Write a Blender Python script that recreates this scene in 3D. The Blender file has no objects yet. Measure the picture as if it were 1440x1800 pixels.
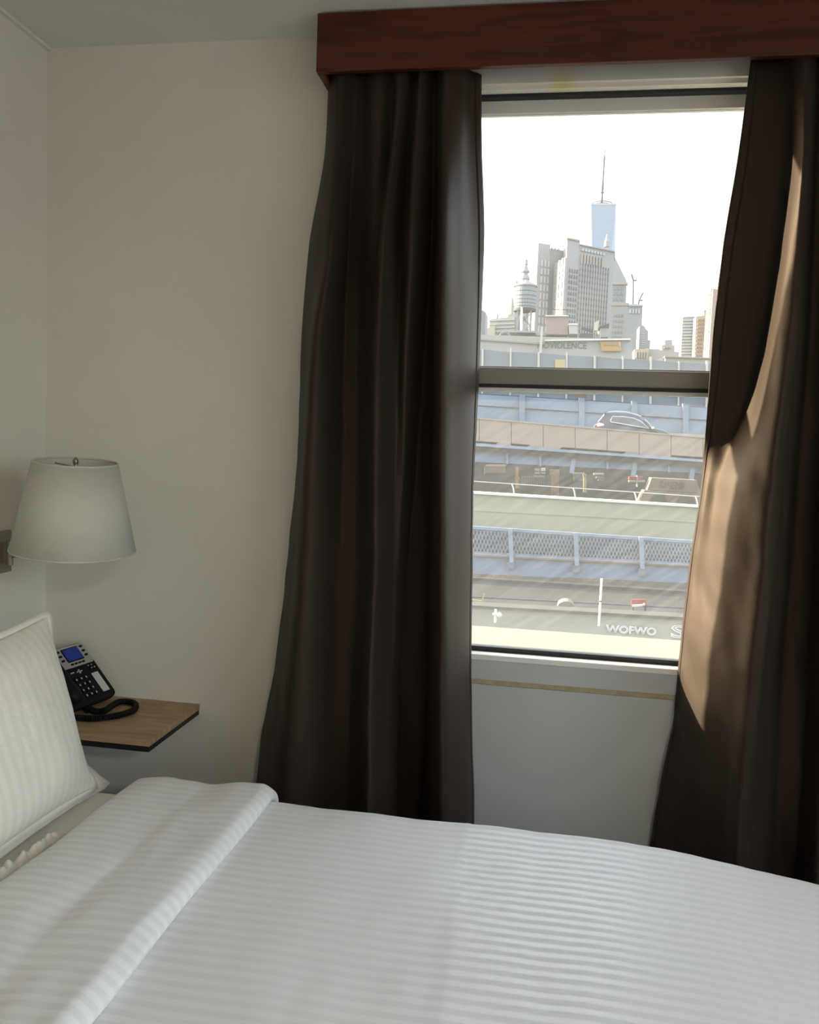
import bpy, math, random
import numpy as np
from mathutils import Vector, noise
random.seed(7)
S = bpy.context.scene
COL = S.collection

# ------------------------------------------------------------------ camera
F = 1465.0
YAW, PIT, ROL = (math.radians(a) for a in (9.2, 4.53, 2.18))
cy_, sy_, cp_, sp_ = math.cos(YAW), math.sin(YAW), math.cos(PIT), math.sin(PIT)
FW = Vector((-sy_ * cp_, cy_ * cp_, -sp_))
R0 = Vector((cy_, sy_, 0)); U0 = R0.cross(FW)
RT = math.cos(ROL) * R0 + math.sin(ROL) * U0
UP = -math.sin(ROL) * R0 + math.cos(ROL) * U0
CAM = Vector((0.0, -2.4, 1.40))
cd = bpy.data.cameras.new('camera'); co = bpy.data.objects.new('camera', cd); COL.objects.link(co)
cd.sensor_fit = 'HORIZONTAL'; cd.sensor_width = 36.0; cd.lens = 36.0 * F / 1440.0
cd.clip_start = 0.05; cd.clip_end = 6000
from mathutils import Matrix
co.matrix_world = Matrix(((RT.x, UP.x, -FW.x, CAM.x), (RT.y, UP.y, -FW.y, CAM.y), (RT.z, UP.z, -FW.z, CAM.z), (0, 0, 0, 1)))
S.camera = co

# ------------------------------------------------------------------ light
S.view_settings.view_transform = 'Standard'; S.view_settings.look = 'None'
S.view_settings.gamma = 1.0; S.view_settings.use_curve_mapping = False
S.view_settings.exposure = 1.78
SUN_AZ, SUN_EL = math.radians(76.5), math.radians(13)     # left of the window's outward normal, above horizon
world = bpy.data.worlds.new('sky'); S.world = world; world.use_nodes = True
wn = world.node_tree; bg = wn.nodes['Background']
sky = wn.nodes.new('ShaderNodeTexSky'); sky.sky_type = 'NISHITA'; sky.sun_disc = False
sky.sun_elevation = SUN_EL; sky.sun_rotation = -SUN_AZ
sky.air_density = 1.0; sky.dust_density = 4.0; sky.ozone_density = 1.0; sky.altitude = 0
sk = wn.nodes.new('ShaderNodeMix'); sk.data_type = 'RGBA'; sk.blend_type = 'ADD'; sk.inputs[0].default_value = 1.0
sv = wn.nodes.new('ShaderNodeVectorMath'); sv.operation = 'SCALE'; sv.inputs['Scale'].default_value = 0.25
wn.links.new(sky.outputs[0], sv.inputs[0]); wn.links.new(sv.outputs[0], sk.inputs[6]); sk.inputs[7].default_value = (0.76, 0.77, 0.78, 1)   # even haze
wn.links.new(sk.outputs[2], bg.inputs[0]); bg.inputs[1].default_value = 1.0
sd = bpy.data.lights.new('sun', 'SUN'); so = bpy.data.objects.new('sun', sd); COL.objects.link(so)
sd.energy = 11.0; sd.angle = math.radians(0.8); sd.color = (1.0, 0.84, 0.62)
SDIR = Vector((-math.sin(SUN_AZ) * math.cos(SUN_EL), math.cos(SUN_AZ) * math.cos(SUN_EL), math.sin(SUN_EL)))
so.rotation_euler = SDIR.to_track_quat('Z', 'Y').to_euler(); so.location = SDIR * 20

# ------------------------------------------------------------------ helpers
def ray(u, v): return FW * F + RT * (u - 720) + UP * (900 - v)
def W(u, v, Y=0.0):
    d = ray(u, v); return CAM + d * ((Y - CAM.y) / d.y)
def WZ(u, v, z):
    d = ray(u, v); return CAM + d * ((z - CAM.z) / d.z)
def proj(P):
    d = P - CAM; z = d.dot(FW); return 720 + F * d.dot(RT) / z, 900 - F * d.dot(UP) / z

WL = {}
def empty(name, loc, label=None, cat=None, group=None, kind=None):
    o = bpy.data.objects.new(name, None); COL.objects.link(o); o.location = loc
    o.empty_display_size = 0.1; WL[o] = Vector(loc)
    return tag(o, label, cat, group, kind)
def tag(o, label=None, cat=None, group=None, kind=None):
    if label: o['label'] = label
    if cat: o['category'] = cat
    if group: o['group'] = group
    if kind: o['kind'] = kind
    return o

class MB:
    def __init__(s): s.v = []; s.f = []; s.uv = None
    def box(s, a, b):
        x0, y0, z0 = (min(a[i], b[i]) for i in range(3)); x1, y1, z1 = (max(a[i], b[i]) for i in range(3))
        return s.hexa([(x0, y0, z0), (x1, y0, z0), (x1, y1, z0), (x0, y1, z0), (x0, y0, z1), (x1, y0, z1), (x1, y1, z1), (x0, y1, z1)])
    def hexa(s, p):
        n = len(s.v); s.v += [tuple(q) for q in p]
        s.f += [tuple(n + i for i in f) for f in ((3, 2, 1, 0), (4, 5, 6, 7), (0, 1, 5, 4), (1, 2, 6, 5), (2, 3, 7, 6), (3, 0, 4, 7))]
        return s
    def slab(s, q, t, d=Vector((0, 1, 0))):
        """quad q = TL,TR,BR,BL seen from the front, pushed back by t along d"""
        q = [Vector(p) for p in q]; b = [p + d * t for p in q]
        return s.hexa([q[3], q[2], b[2], b[3], q[0], q[1], b[1], b[0]])
    def prism(s, poly, z0, z1):
        """poly: list of (x,y) ccw; z1 may be list"""
        n = len(s.v); k = len(poly)
        zt = z1 if isinstance(z1, (list, tuple)) else [z1] * k
        s.v += [(p[0], p[1], z0) for p in poly] + [(p[0], p[1], zt[i]) for i, p in enumerate(poly)]
        s.f += [tuple(n + k - 1 - i for i in range(k)), tuple(n + k + i for i in range(k))]
        s.f += [(n + i, n + (i + 1) % k, n + k + (i + 1) % k, n + k + i) for i in range(k)]
        return s
    def bar(s, a, b, w, h=None):
        a, b = Vector(a), Vector(b); h = h or w; d = (b - a).normalized()
        up = Vector((0, 0, 1)) if abs(d.z) < 0.9 else Vector((0, 1, 0))
        r = d.cross(up).normalized(); q = r.cross(d).normalized()
        r = r * (w / 2); q = q * (h / 2)
        return s.hexa([a - r - q, a + r - q, b + r - q, b - r - q, a - r + q, a + r + q, b + r + q, b - r + q])
    def tube(s, pts, rad, n=8, cap=True):
        pts = [Vector(p) for p in pts]; base = len(s.v); m = len(pts)
        rr = rad if isinstance(rad, (list, tuple)) else [rad] * m
        prev = None
        for i, p in enumerate(pts):
            d = (pts[min(i + 1, m - 1)] - pts[max(i - 1, 0)]).normalized()
            if prev is None:
                up = Vector((0, 0, 1)) if abs(d.z) < 0.9 else Vector((1, 0, 0))
                r = d.cross(up).normalized()
            else:
                r = (prev - d * prev.dot(d)).normalized()
            prev = r; q = d.cross(r)
            for k in range(n):
                a = 2 * math.pi * k / n
                s.v.append(tuple(p + (r * math.cos(a) + q * math.sin(a)) * rr[i]))
        for i in range(m - 1):
            for k in range(n):
                s.f.append((base + i * n + k, base + i * n + (k + 1) % n, base + (i + 1) * n + (k + 1) % n, base + (i + 1) * n + k))
        if cap:
            s.f.append(tuple(base + n - 1 - k for k in range(n))); s.f.append(tuple(base + (m - 1) * n + k for k in range(n)))
        return s
    def lathe(s, c, prof, n=24, cap=True, axis=None):
        """prof: list of (radius, height) about vertical axis at c"""
        c = Vector(c); ax = Vector(axis) if axis else Vector((0, 0, 1))
        return s.tube([c + ax * h for r, h in prof], [max(r, 1e-4) for r, h in prof], n, cap) if False else s._lathe(c, prof, n, cap, ax)
    def _lathe(s, c, prof, n, cap, ax):
        base = len(s.v); ax = ax.normalized()
        r0 = ax.cross(Vector((0, 1, 0))).normalized(); q0 = ax.cross(r0)
        for r, h in prof:
            for k in range(n):
                a = 2 * math.pi * k / n
                s.v.append(tuple(c + ax * h + (r0 * math.cos(a) + q0 * math.sin(a)) * r))
        m = len(prof)
        for i in range(m - 1):
            for k in range(n):
                s.f.append((base + i * n + k, base + i * n + (k + 1) % n, base + (i + 1) * n + (k + 1) % n, base + (i + 1) * n + k))
        if cap:
            s.f.append(tuple(base + n - 1 - k for k in range(n))); s.f.append(tuple(base + (m - 1) * n + k for k in range(n)))
        return s
    def grid(s, P, uv=None):
        """P: rows of points"""
        base = len(s.v); nr, nc = len(P), len(P[0])
        for row in P: s.v += [tuple(p) for p in row]
        for i in range(nr - 1):
            for j in range(nc - 1):
                s.f.append((base + i * nc + j, base + i * nc + j + 1, base + (i + 1) * nc + j + 1, base + (i + 1) * nc + j))
        if uv is not None:
            if s.uv is None: s.uv = {}
            for i in range(nr):
                for j in range(nc): s.uv[base + i * nc + j] = uv[i][j]
        return s
    def build(s, name, mat, parent=None, smooth=False, solid=0.0, bevel=0.0, label=None, cat=None, group=None, kind=None, subs=0):
        V = np.array(s.v, float)
        if parent is None: loc = Vector(((V[:, 0].min() + V[:, 0].max()) / 2, (V[:, 1].min() + V[:, 1].max()) / 2, V[:, 2].min()))
        else: loc = WL[parent]
        me = bpy.data.meshes.new(name); me.from_pydata([(a[0] - loc.x, a[1] - loc.y, a[2] - loc.z) for a in s.v], [], s.f)
        if s.uv:
            ul = me.uv_layers.new(name='UVMap')
            for l in me.loops: ul.data[l.index].uv = s.uv.get(l.vertex_index, (0, 0))
        me.update()
        if smooth:
            for p in me.polygons: p.use_smooth = True
        o = bpy.data.objects.new(name, me); COL.objects.link(o); me.materials.append(mat)
        if parent is None: o.location = loc
        else: o.parent = parent
        WL[o] = loc
        if solid:
            m = o.modifiers.new('solid', 'SOLIDIFY'); m.thickness = solid; m.offset = 0
        if bevel:
            m = o.modifiers.new('bevel', 'BEVEL'); m.width = bevel; m.segments = 2; m.limit_method = 'ANGLE'; m.angle_limit = 0.7
        if subs:
            m = o.modifiers.new('subs', 'SUBSURF'); m.levels = subs; m.render_levels = subs
        return tag(o, label, cat, group, kind)

def srgb(r, g, b):
    f = lambda c: (c / 255 / 12.92) if c / 255 <= 0.04045 else ((c / 255 + 0.055) / 1.055) ** 2.4
    return (f(r), f(g), f(b), 1.0)

def mat(name, col, rough=0.6, metal=0.0, var=0.08, scale=8.0, bump=0.0, bscale=60.0, spec=0.4, stretch=None, emit=0.0):
    m = bpy.data.materials.new(name); m.use_nodes = True; n = m.node_tree; p = n.nodes['Principled BSDF']
    col = tuple(col) + ((1.0,) if len(col) == 3 else ())
    p.inputs['Roughness'].default_value = rough; p.inputs['Metallic'].default_value = metal
    p.inputs['Specular IOR Level'].default_value = spec
    tc = n.nodes.new('ShaderNodeTexCoord'); mp = n.nodes.new('ShaderNodeMapping'); n.links.new(tc.outputs['Object'], mp.inputs[0])
    if stretch: mp.inputs['Scale'].default_value = stretch
    nz = n.nodes.new('ShaderNodeTexNoise'); nz.inputs['Scale'].default_value = scale; nz.inputs['Detail'].default_value = 5
    n.links.new(mp.outputs[0], nz.inputs['Vector'])
    cr = n.nodes.new('ShaderNodeValToRGB'); n.links.new(nz.outputs['Fac'], cr.inputs[0])
    cr.color_ramp.elements[0].position = 0.25; cr.color_ramp.elements[1].position = 0.75
    cr.color_ramp.elements[0].color = tuple(max(0, c * (1 - var)) for c in col[:3]) + (1,)
    cr.color_ramp.elements[1].color = tuple(min(1, c * (1 + var)) for c in col[:3]) + (1,)
    n.links.new(cr.outputs[0], p.inputs['Base Color'])
    if emit:
        n.links.new(cr.outputs[0], p.inputs['Emission Color']); p.inputs['Emission Strength'].default_value = emit
    if bump:
        b = n.nodes.new('ShaderNodeBump'); b.inputs['Strength'].default_value = bump; b.inputs['Distance'].default_value = 0.005
        n2 = n.nodes.new('ShaderNodeTexNoise'); n2.inputs['Scale'].default_value = bscale; n2.inputs['Detail'].default_value = 4
        n.links.new(mp.outputs[0], n2.inputs['Vector']); n.links.new(n2.outputs['Fac'], b.inputs['Height'])
        n.links.new(b.outputs[0], p.inputs['Normal'])
    return m

def stripe_mat(name, ca, cb, period, bump=0.15):
    """white satin stripe: the stripes follow the cloth through its UV map (v in metres)"""
    m = mat(name, ca, 0.75, var=0.0); n = m.node_tree; p = n.nodes['Principled BSDF']
    p.inputs['Sheen Weight'].default_value = 0.15
    uv = n.nodes.new('ShaderNodeUVMap'); sp = n.nodes.new('ShaderNodeSeparateXYZ'); n.links.new(uv.outputs[0], sp.inputs[0])
    mu = n.nodes.new('ShaderNodeMath'); mu.operation = 'MULTIPLY'; mu.inputs[1].default_value = 2 * math.pi / period; n.links.new(sp.outputs[1], mu.inputs[0])
    si = n.nodes.new('ShaderNodeMath'); si.operation = 'SINE'; n.links.new(mu.outputs[0], si.inputs[0])
    mr = n.nodes.new('ShaderNodeMapRange'); mr.interpolation_type = 'SMOOTHSTEP'; mr.inputs[1].default_value = -0.35; mr.inputs[2].default_value = 0.35; n.links.new(si.outputs[0], mr.inputs[0])
    mx = n.nodes.new('ShaderNodeMix'); mx.data_type = 'RGBA'; n.links.new(mr.outputs[0], mx.inputs[0])
    mx.inputs[6].default_value = tuple(ca[:3]) + (1,); mx.inputs[7].default_value = tuple(cb[:3]) + (1,)
    n.links.new(mx.outputs[2], p.inputs['Base Color'])
    m2 = n.nodes.new('ShaderNodeMapRange'); m2.inputs[3].default_value = 0.42; m2.inputs[4].default_value = 0.85; n.links.new(mr.outputs[0], m2.inputs[0]); n.links.new(m2.outputs[0], p.inputs['Roughness'])
    # soft wrinkles
    tc = n.nodes.new('ShaderNodeTexCoord'); nz = n.nodes.new('ShaderNodeTexNoise'); nz.inputs['Scale'].default_value = 9; nz.inputs['Detail'].default_value = 5; nz.inputs['Distortion'].default_value = 0.6
    n.links.new(tc.outputs['Object'], nz.inputs['Vector'])
    b = n.nodes.new('ShaderNodeBump'); b.inputs['Strength'].default_value = bump; b.inputs['Distance'].default_value = 0.02
    n.links.new(nz.outputs['Fac'], b.inputs['Height']); n.links.new(b.outputs[0], p.inputs['Normal'])
    return m

def wood_mat(name, c1, c2, rough, scale, stretch, bump=0.1):
    m = bpy.data.materials.new(name); m.use_nodes = True; n = m.node_tree; p = n.nodes['Principled BSDF']
    p.inputs['Roughness'].default_value = rough; p.inputs['Specular IOR Level'].default_value = 0.35
    tc = n.nodes.new('ShaderNodeTexCoord'); mp = n.nodes.new('ShaderNodeMapping'); mp.inputs['Scale'].default_value = stretch
    n.links.new(tc.outputs['Object'], mp.inputs[0])
    nz = n.nodes.new('ShaderNodeTexNoise'); nz.inputs['Scale'].default_value = scale; nz.inputs['Detail'].default_value = 8; nz.inputs['Distortion'].default_value = 1.2
    n.links.new(mp.outputs[0], nz.inputs['Vector'])
    cr = n.nodes.new('ShaderNodeValToRGB'); n.links.new(nz.outputs['Fac'], cr.inputs[0])
    cr.color_ramp.elements[0].position = 0.3; cr.color_ramp.elements[0].color = c1
    cr.color_ramp.elements[1].position = 0.7; cr.color_ramp.elements[1].color = c2
    n.links.new(cr.outputs[0], p.inputs['Base Color'])
    b = n.nodes.new('ShaderNodeBump'); b.inputs['Strength'].default_value = bump; b.inputs['Distance'].default_value = 0.002
    n.links.new(nz.outputs['Fac'], b.inputs['Height']); n.links.new(b.outputs[0], p.inputs['Normal'])
    return m

def text_mesh(name, body, u0, v0, u1, v1, hpx, Y, m, parent, depth=0.02, outline=0.0, shear=0.0):
    """lettering laid on the plane Y: baseline from pixel (u0,v0) to (u1,v1), cap height hpx pixels"""
    cu = bpy.data.curves.new(name, 'FONT'); cu.body = body; cu.size = 1.0; cu.shear = shear
    if outline: cu.fill_mode = 'NONE'; cu.bevel_depth = outline; cu.bevel_resolution = 1; cu.resolution_u = 3
    else: cu.extrude = 0.05; cu.resolution_u = 2
    o = bpy.data.objects.new(name + '_tmp', cu); COL.objects.link(o)
    dg = bpy.context.evaluated_depsgraph_get()
    me = bpy.data.meshes.new_from_object(o.evaluated_get(dg)); bpy.data.objects.remove(o); bpy.data.curves.remove(cu)
    V = np.array([v.co[:] for v in me.vertices]); lo, hi = V.min(0), V.max(0)
    A, B = W(u0, v0, Y), W(u1, v1, Y); H = (W(u0, v0 - hpx, Y) - A).length
    loc = WL[parent]
    for v in me.vertices:
        a = (v.co.x - lo[0]) / (hi[0] - lo[0]); h = (v.co.y - lo[1]) / (hi[1] - lo[1])
        P = A.lerp(B, a) + Vector((0, 0, H * h)); P.y = Y - depth * (v.co.z - lo[2]) / max(1e-6, hi[2] - lo[2]) - 0.004
        v.co = P - loc
    t = bpy.data.objects.new(name, me); COL.objects.link(t); me.materials.clear(); me.materials.append(m); t.parent = parent; WL[t] = loc
    return t

# ------------------------------------------------------------------ room
XL, XR, YB, ZC = -1.55, 2.30, -5.0, 2.555
WT = 0.09                                     # wall thickness at the window
OX0, OX1, OZ0, OZ1 = -0.62, 0.72, 0.806, 2.405  # window opening

m_wall = mat('wall_paint', (0.75, 0.725, 0.66), 0.75, var=0.025, scale=3, bump=0.06, bscale=180, spec=0.25)
m_ceil = mat('ceiling_paint', (0.78, 0.765, 0.72), 0.85, var=0.02, scale=3, spec=0.2)
m_floor = wood_mat('floor_boards', srgb(62, 52, 44), srgb(84, 70, 58), 0.45, 3.0, (1, 9, 1))
m_vinyl = mat('white_vinyl', (0.80, 0.80, 0.77), 0.4, var=0.02, scale=4)
m_sash = mat('backlit_sash', srgb(140, 136, 128), 0.45, var=0.03, scale=5)  # backlit look of the meeting rails, put into the white vinyl's colour
m_gasket = mat('black_gasket', (0.02, 0.02, 0.02), 0.6)
m_apron = mat('apron_paint', srgb(188, 190, 192), 0.55, var=0.04, scale=6)
m_caulk = mat('tan_caulk', srgb(176, 162, 134), 0.8, var=0.15, scale=30, bump=0.4, bscale=90)
m_ledge = mat('stone_ledge', (0.105, 0.098, 0.075), 0.7, var=0.05, scale=12, bump=0.2, bscale=40)
m_brick = mat('outer_render', srgb(190, 180, 165), 0.9, var=0.1, scale=6)

def structure(o): return tag(o, kind='structure')
structure(MB().box((XL - .2, YB - .2, -.1), (XR + .2, 0.0, 0.0)).build('floor', m_floor))
structure(MB().box((XL - .2, YB - .2, ZC), (XR + .2, WT, ZC + .15)).build('ceiling', m_ceil))
structure(MB().box((XL - .2, YB - .2, 0), (XL, WT, ZC)).build('wall_left', m_wall))
structure(MB().box((XL, YB - .2, 0), (XR, YB, ZC)).build('wall_back', m_wall))
# wall with the window (one shell: two sides, strip below, strip above)
wf = MB()
wf.box((XL, 0, 0), (OX0, WT, ZC)); wf.box((OX1, 0, 0), (XR + .2, WT, ZC)); wf.box((OX0, 0, 0), (OX1, WT, OZ0 - .035)); wf.box((OX0, 0, OZ1), (OX1, WT, ZC))
structure(wf.build('wall_front', m_wall))
# right wall with an added second window, beyond the foot of the bed (out of frame)
RY0, RY1, RZ0, RZ1 = -3.7, -1.2, 0.85, 2.3
wr = MB()
wr.box((XR, YB - .2, 0), (XR + .2, RY0, ZC)); wr.box((XR, RY1, 0), (XR + .2, 0, ZC)); wr.box((XR, RY0, 0), (XR + .2, RY1, RZ0)); wr.box((XR, RY0, RZ1), (XR + .2, RY1, ZC))
structure(wr.build('wall_right', m_wall))
structure(MB().box((XL, -0.015, 0), (OX0 + 1.8, 0, .10)).build('baseboard_front', m_vinyl))
structure(MB().box((XL, YB, 0), (XL + .015, 0, .10)).build('baseboard_left', m_vinyl))
structure(MB().bar((XL + .006, YB, ZC - .004), (XL + .006, 0, ZC - .004), .016, .010).build('trim_1', m_ceil))

# glass: clear pane with a film of dust that scatters the daylight
def glass_mat(name, dust_lo, dust_hi, streak):
    m = bpy.data.materials.new(name); m.use_nodes = True; n = m.node_tree; n.nodes.remove(n.nodes['Principled BSDF'])
    out = n.nodes['Material Output']
    tr = n.nodes.new('ShaderNodeBsdfTransparent'); tr.inputs[0].default_value = (0.96, 0.975, 0.97, 1)
    tl = n.nodes.new('ShaderNodeBsdfTranslucent'); tl.inputs[0].default_value = (0.85, 0.86, 0.86, 1)
    gl = n.nodes.new('ShaderNodeBsdfGlossy'); gl.inputs['Roughness'].default_value = 0.02
    tc = n.nodes.new('ShaderNodeTexCoord'); mp = n.nodes.new('ShaderNodeMapping'); n.links.new(tc.outputs['Object'], mp.inputs[0])
    mp.inputs['Rotation'].default_value = (0, math.radians(33), 0)
    mq = n.nodes.new('ShaderNodeMapping'); mq.inputs['Scale'].default_value = streak; n.links.new(mp.outputs[0], mq.inputs[0])
    nz = n.nodes.new('ShaderNodeTexNoise'); nz.inputs['Scale'].default_value = 6; nz.inputs['Detail'].default_value = 6; n.links.new(mq.outputs[0], nz.inputs['Vector'])
    mr = n.nodes.new('ShaderNodeMapRange'); mr.inputs[1].default_value = 0.35; mr.inputs[2].default_value = 0.7
    mr.inputs[3].default_value = dust_lo; mr.inputs[4].default_value = dust_hi; n.links.new(nz.outputs['Fac'], mr.inputs[0])
    m1 = n.nodes.new('ShaderNodeMixShader'); n.links.new(mr.outputs[0], m1.inputs[0]); n.links.new(tr.outputs[0], m1.inputs[1]); n.links.new(tl.outputs[0], m1.inputs[2])
    lw = n.nodes.new('ShaderNodeLayerWeight'); lw.inputs[0].default_value = 0.25
    ml = n.nodes.new('ShaderNodeMath'); ml.operation = 'MULTIPLY'; ml.inputs[1].default_value = 0.5; n.links.new(lw.outputs['Fresnel'], ml.inputs[0])
    m2 = n.nodes.new('ShaderNodeMixShader'); n.links.new(ml.outputs[0], m2.inputs[0]); n.links.new(m1.outputs[0], m2.inputs[1]); n.links.new(gl.outputs[0], m2.inputs[2])
    n.links.new(m2.outputs[0], out.inputs[0]); return m
m_glass_u = glass_mat('upper_glass', 0.026, 0.036, (1, 1, 1))
m_glass_l = glass_mat('lower_glass', 0.027, 0.043, (1, 1, 12))

# window_1: double hung
GY = 0.055
win = empty('window_1', (0.1, 0, OZ0), kind='structure')
m_stain = mat('head_paint', (0.80, 0.79, 0.72), 0.5, var=0.02)
def stain(m, c, r):
    n = m.node_tree; p = n.nodes['Principled BSDF']; src = p.inputs['Base Color'].links[0].from_socket
    tc = n.nodes.new('ShaderNodeTexCoord'); mp = n.nodes.new('ShaderNodeMapping'); mp.vector_type = 'TEXTURE'
    mp.inputs['Location'].default_value = c; mp.inputs['Scale'].default_value = r; n.links.new(tc.outputs['Object'], mp.inputs[0])
    g = n.nodes.new('ShaderNodeTexGradient'); g.gradient_type = 'SPHERICAL'; n.links.new(mp.outputs[0], g.inputs[0])
    mx = n.nodes.new('ShaderNodeMix'); mx.data_type = 'RGBA'; hf = n.nodes.new('ShaderNodeMath'); hf.operation = 'MULTIPLY'; hf.inputs[1].default_value = .55; n.links.new(g.outputs['Fac'], hf.inputs[0]); n.links.new(hf.outputs[0], mx.inputs[0]); n.links.new(src, mx.inputs[6]); mx.inputs[7].default_value = (0.72, 0.62, 0.05, 1)
    n.links.new(mx.outputs[2], p.inputs['Base Color'])
stain(m_stain, (W(990, 135, 0).x - 0.1, 0.0, OZ1 - OZ0), (.05, .2, .05))
MB().box((OX0, -.012, OZ1), (OX1, 0.0, ZC - .02)).box((OX0, .0, OZ1 - .012), (OX1, GY - .03, OZ1)).build('head_casing', m_stain, win)
MB().box((OX0, GY - .03, OZ1 - .012), (OX1, GY + .04, OZ1)).build('head_jamb', m_vinyl, win)
MB().box((OX0, GY - .028, OZ1 - .020), (OX1, GY + .03, OZ1 - .012)).build('head_gasket', m_gasket, win)
for x0, x1 in ((OX0, OX0 + .03), (OX1 - .03, OX1)):
    MB().box((x0, 0.0, OZ0), (x1, GY + .05, OZ1 - .012)).build('side_jamb', m_vinyl, win)
up = empty('upper_sash', (0.1, GY, 1.6)); up.parent = win; up.location = Vector((0.1, GY, 1.6)) - WL[win]
ZT = OZ1 - .020
def sash_box(name, a, b, m, par, **k): return MB().box(a, b).build(name, m, par, **k)
X0, X1 = OX0 + .03, OX1 - .03
sash_box('top_rail', (X0, GY, ZT - .034), (X1, GY + .03, ZT), m_vinyl, up)
sash_box('bottom_rail', (X0, GY, 1.588), (X1, GY + .03, 1.640), m_sash, up)
for a, b in ((X0, X0 + .035), (X1 - .035, X1)): sash_box('stile', (a, GY, 1.640), (b, GY + .03, ZT - .034), m_vinyl, up)
sash_box('pane', (X0 + .035, GY + .014, 1.640), (X1 - .035, GY + .017, ZT - .034), m_glass_u, up)
lo = empty('lower_sash', (0.1, GY - .03, OZ0)); lo.parent = win; lo.location = Vector((0.1, GY - .03, OZ0)) - WL[win]
LY = GY - .032
sash_box('top_rail', (X0, LY, 1.586), (X1, LY + .03, 1.634), m_sash, lo, bevel=.003)
sash_box('pull_lip', (X0, LY - .006, 1.577), (X1, LY + .028, 1.586), m_gasket, lo)
sash_box('glazing_bead', (X0, LY + .004, 1.566), (X1, LY + .028, 1.577), m_vinyl, lo)
for a, b in ((X0, X0 + .035), (X1 - .035, X1)): sash_box('stile', (a, LY, OZ0 + .012), (b, LY + .03, 1.586), m_vinyl, lo)
sash_box('bottom_rail', (X0, LY, OZ0 + .002), (X1, LY + .03, OZ0 + .014), m_gasket, lo)
sash_box('pane', (X0 + .035, LY + .014, OZ0 + .014), (X1 - .035, LY + .017, 1.566), m_glass_l, lo)
MB().box((OX0 - .03, -.018, OZ0 - .018), (OX1 + .03, LY, OZ0)).build('window_sill', m_vinyl, win, bevel=.003)
MB().box((OX0 - .03, -.012, OZ0 - .075), (OX1 + .03, 0, OZ0 - .018)).build('apron', m_apron, win)
c = MB()
for i in range(60):
    xa = OX0 + (OX1 - OX0) * i / 60; xb = OX0 + (OX1 - OX0) * (i + 1) / 60; za = OZ0 - .082 + .002 * noise.noise((xa * 30, 0, 0)); 
    c.bar((xa, -.004, za), (xb, -.004, OZ0 - .082 + .002 * noise.noise((xb * 30, 0, 0))), .010, .014)
c.build('caulk_line', m_caulk, win)
led = MB(); led.box((OX0, LY + .03, OZ0 - .035), (OX1, WT, OZ0)).box((OX0 - .5, WT + .001, OZ0 - .10), (OX1 + .5, .20, OZ0)); led.build('outer_sill_board', m_ledge, win)
MB().box((OX0 - .5, .203, OZ0 - .10), (OX1 + .5, .385, OZ0 - .004)).build('outer_ledge', m_ledge, win)

MB().box((OX0 + .02, -.004, .10), (OX1 - .02, .0, OZ0 - .092)).build('strip_below', mat('grey_strip_tone', (.50, .53, .525), .6, var=.03, scale=4), win)  # thin strip over the wall below the sill, greyer and darker than it
# added_window_2 in the unseen right wall, put in to light the visible walls
w2 = empty('added_window_2', (XR, (RY0 + RY1) / 2, RZ0), kind='structure')
f2 = MB()
for a, b in (((XR + .02, RY0, RZ0), (XR + .07, RY1, RZ0 + .05)), ((XR + .02, RY0, RZ1 - .05), (XR + .07, RY1, RZ1)), ((XR + .02, RY0, RZ0), (XR + .07, RY0 + .05, RZ1)), ((XR + .02, RY1 - .05, RZ0), (XR + .07, RY1, RZ1)), ((XR + .02, (RY0 + RY1) / 2 - .025, RZ0), (XR + .07, (RY0 + RY1) / 2 + .025, RZ1))): f2.box(a, b)
f2.build('window_frame', m_vinyl, w2)
MB().box((XR + .04, RY0 + .05, RZ0 + .05), (XR + .044, RY1 - .05, RZ1 - .05)).build('pane', glass_mat('side_glass', .0, .02, (1, 1, 1)), w2)

# ------------------------------------------------------------------ pelmet
m_pel = wood_mat('mahogany', srgb(62, 27, 18), srgb(98, 46, 31), 0.35, 2.5, (1.2, 6, 10), .05)
PZ0, PZ1, PY = 2.397, 2.549, -.14
pel = empty('pelmet', (0.2, PY, PZ0), 'long red-brown wooden pelmet box above the window under the ceiling', 'pelmet')
MB().box((-.668, PY, PZ0), (1.06, PY + .02, PZ1)).build('front_board', m_pel, pel, bevel=.002)
for x in (-.668, 1.04): MB().box((x, PY + .02, PZ0), (x + .02, 0, PZ1)).build('end_board', m_pel, pel, bevel=.002)
MB().box((-.648, PY + .02, PZ1 - .02), (1.04, 0, PZ1)).build('top_board', m_pel, pel)

# ------------------------------------------------------------------ curtains
m_cur = mat('brown_curtain', (0.027, 0.0200, 0.0172), 0.56, var=0.06, scale=60, bump=0.12, bscale=500, spec=0.30)
m_cur.node_tree.nodes['Principled BSDF'].inputs['Specular Tint'].default_value = (1.0, .76, .55, 1)
m_cur.node_tree.nodes['Principled BSDF'].inputs['Sheen Weight'].default_value = 0.04
m_cur.node_tree.nodes['Principled BSDF'].inputs['Sheen Tint'].default_value = (0.7, 0.55, 0.4, 1)
m_thread = mat('thread', (0.5, 0.4, 0.3), 0.8)

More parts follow.
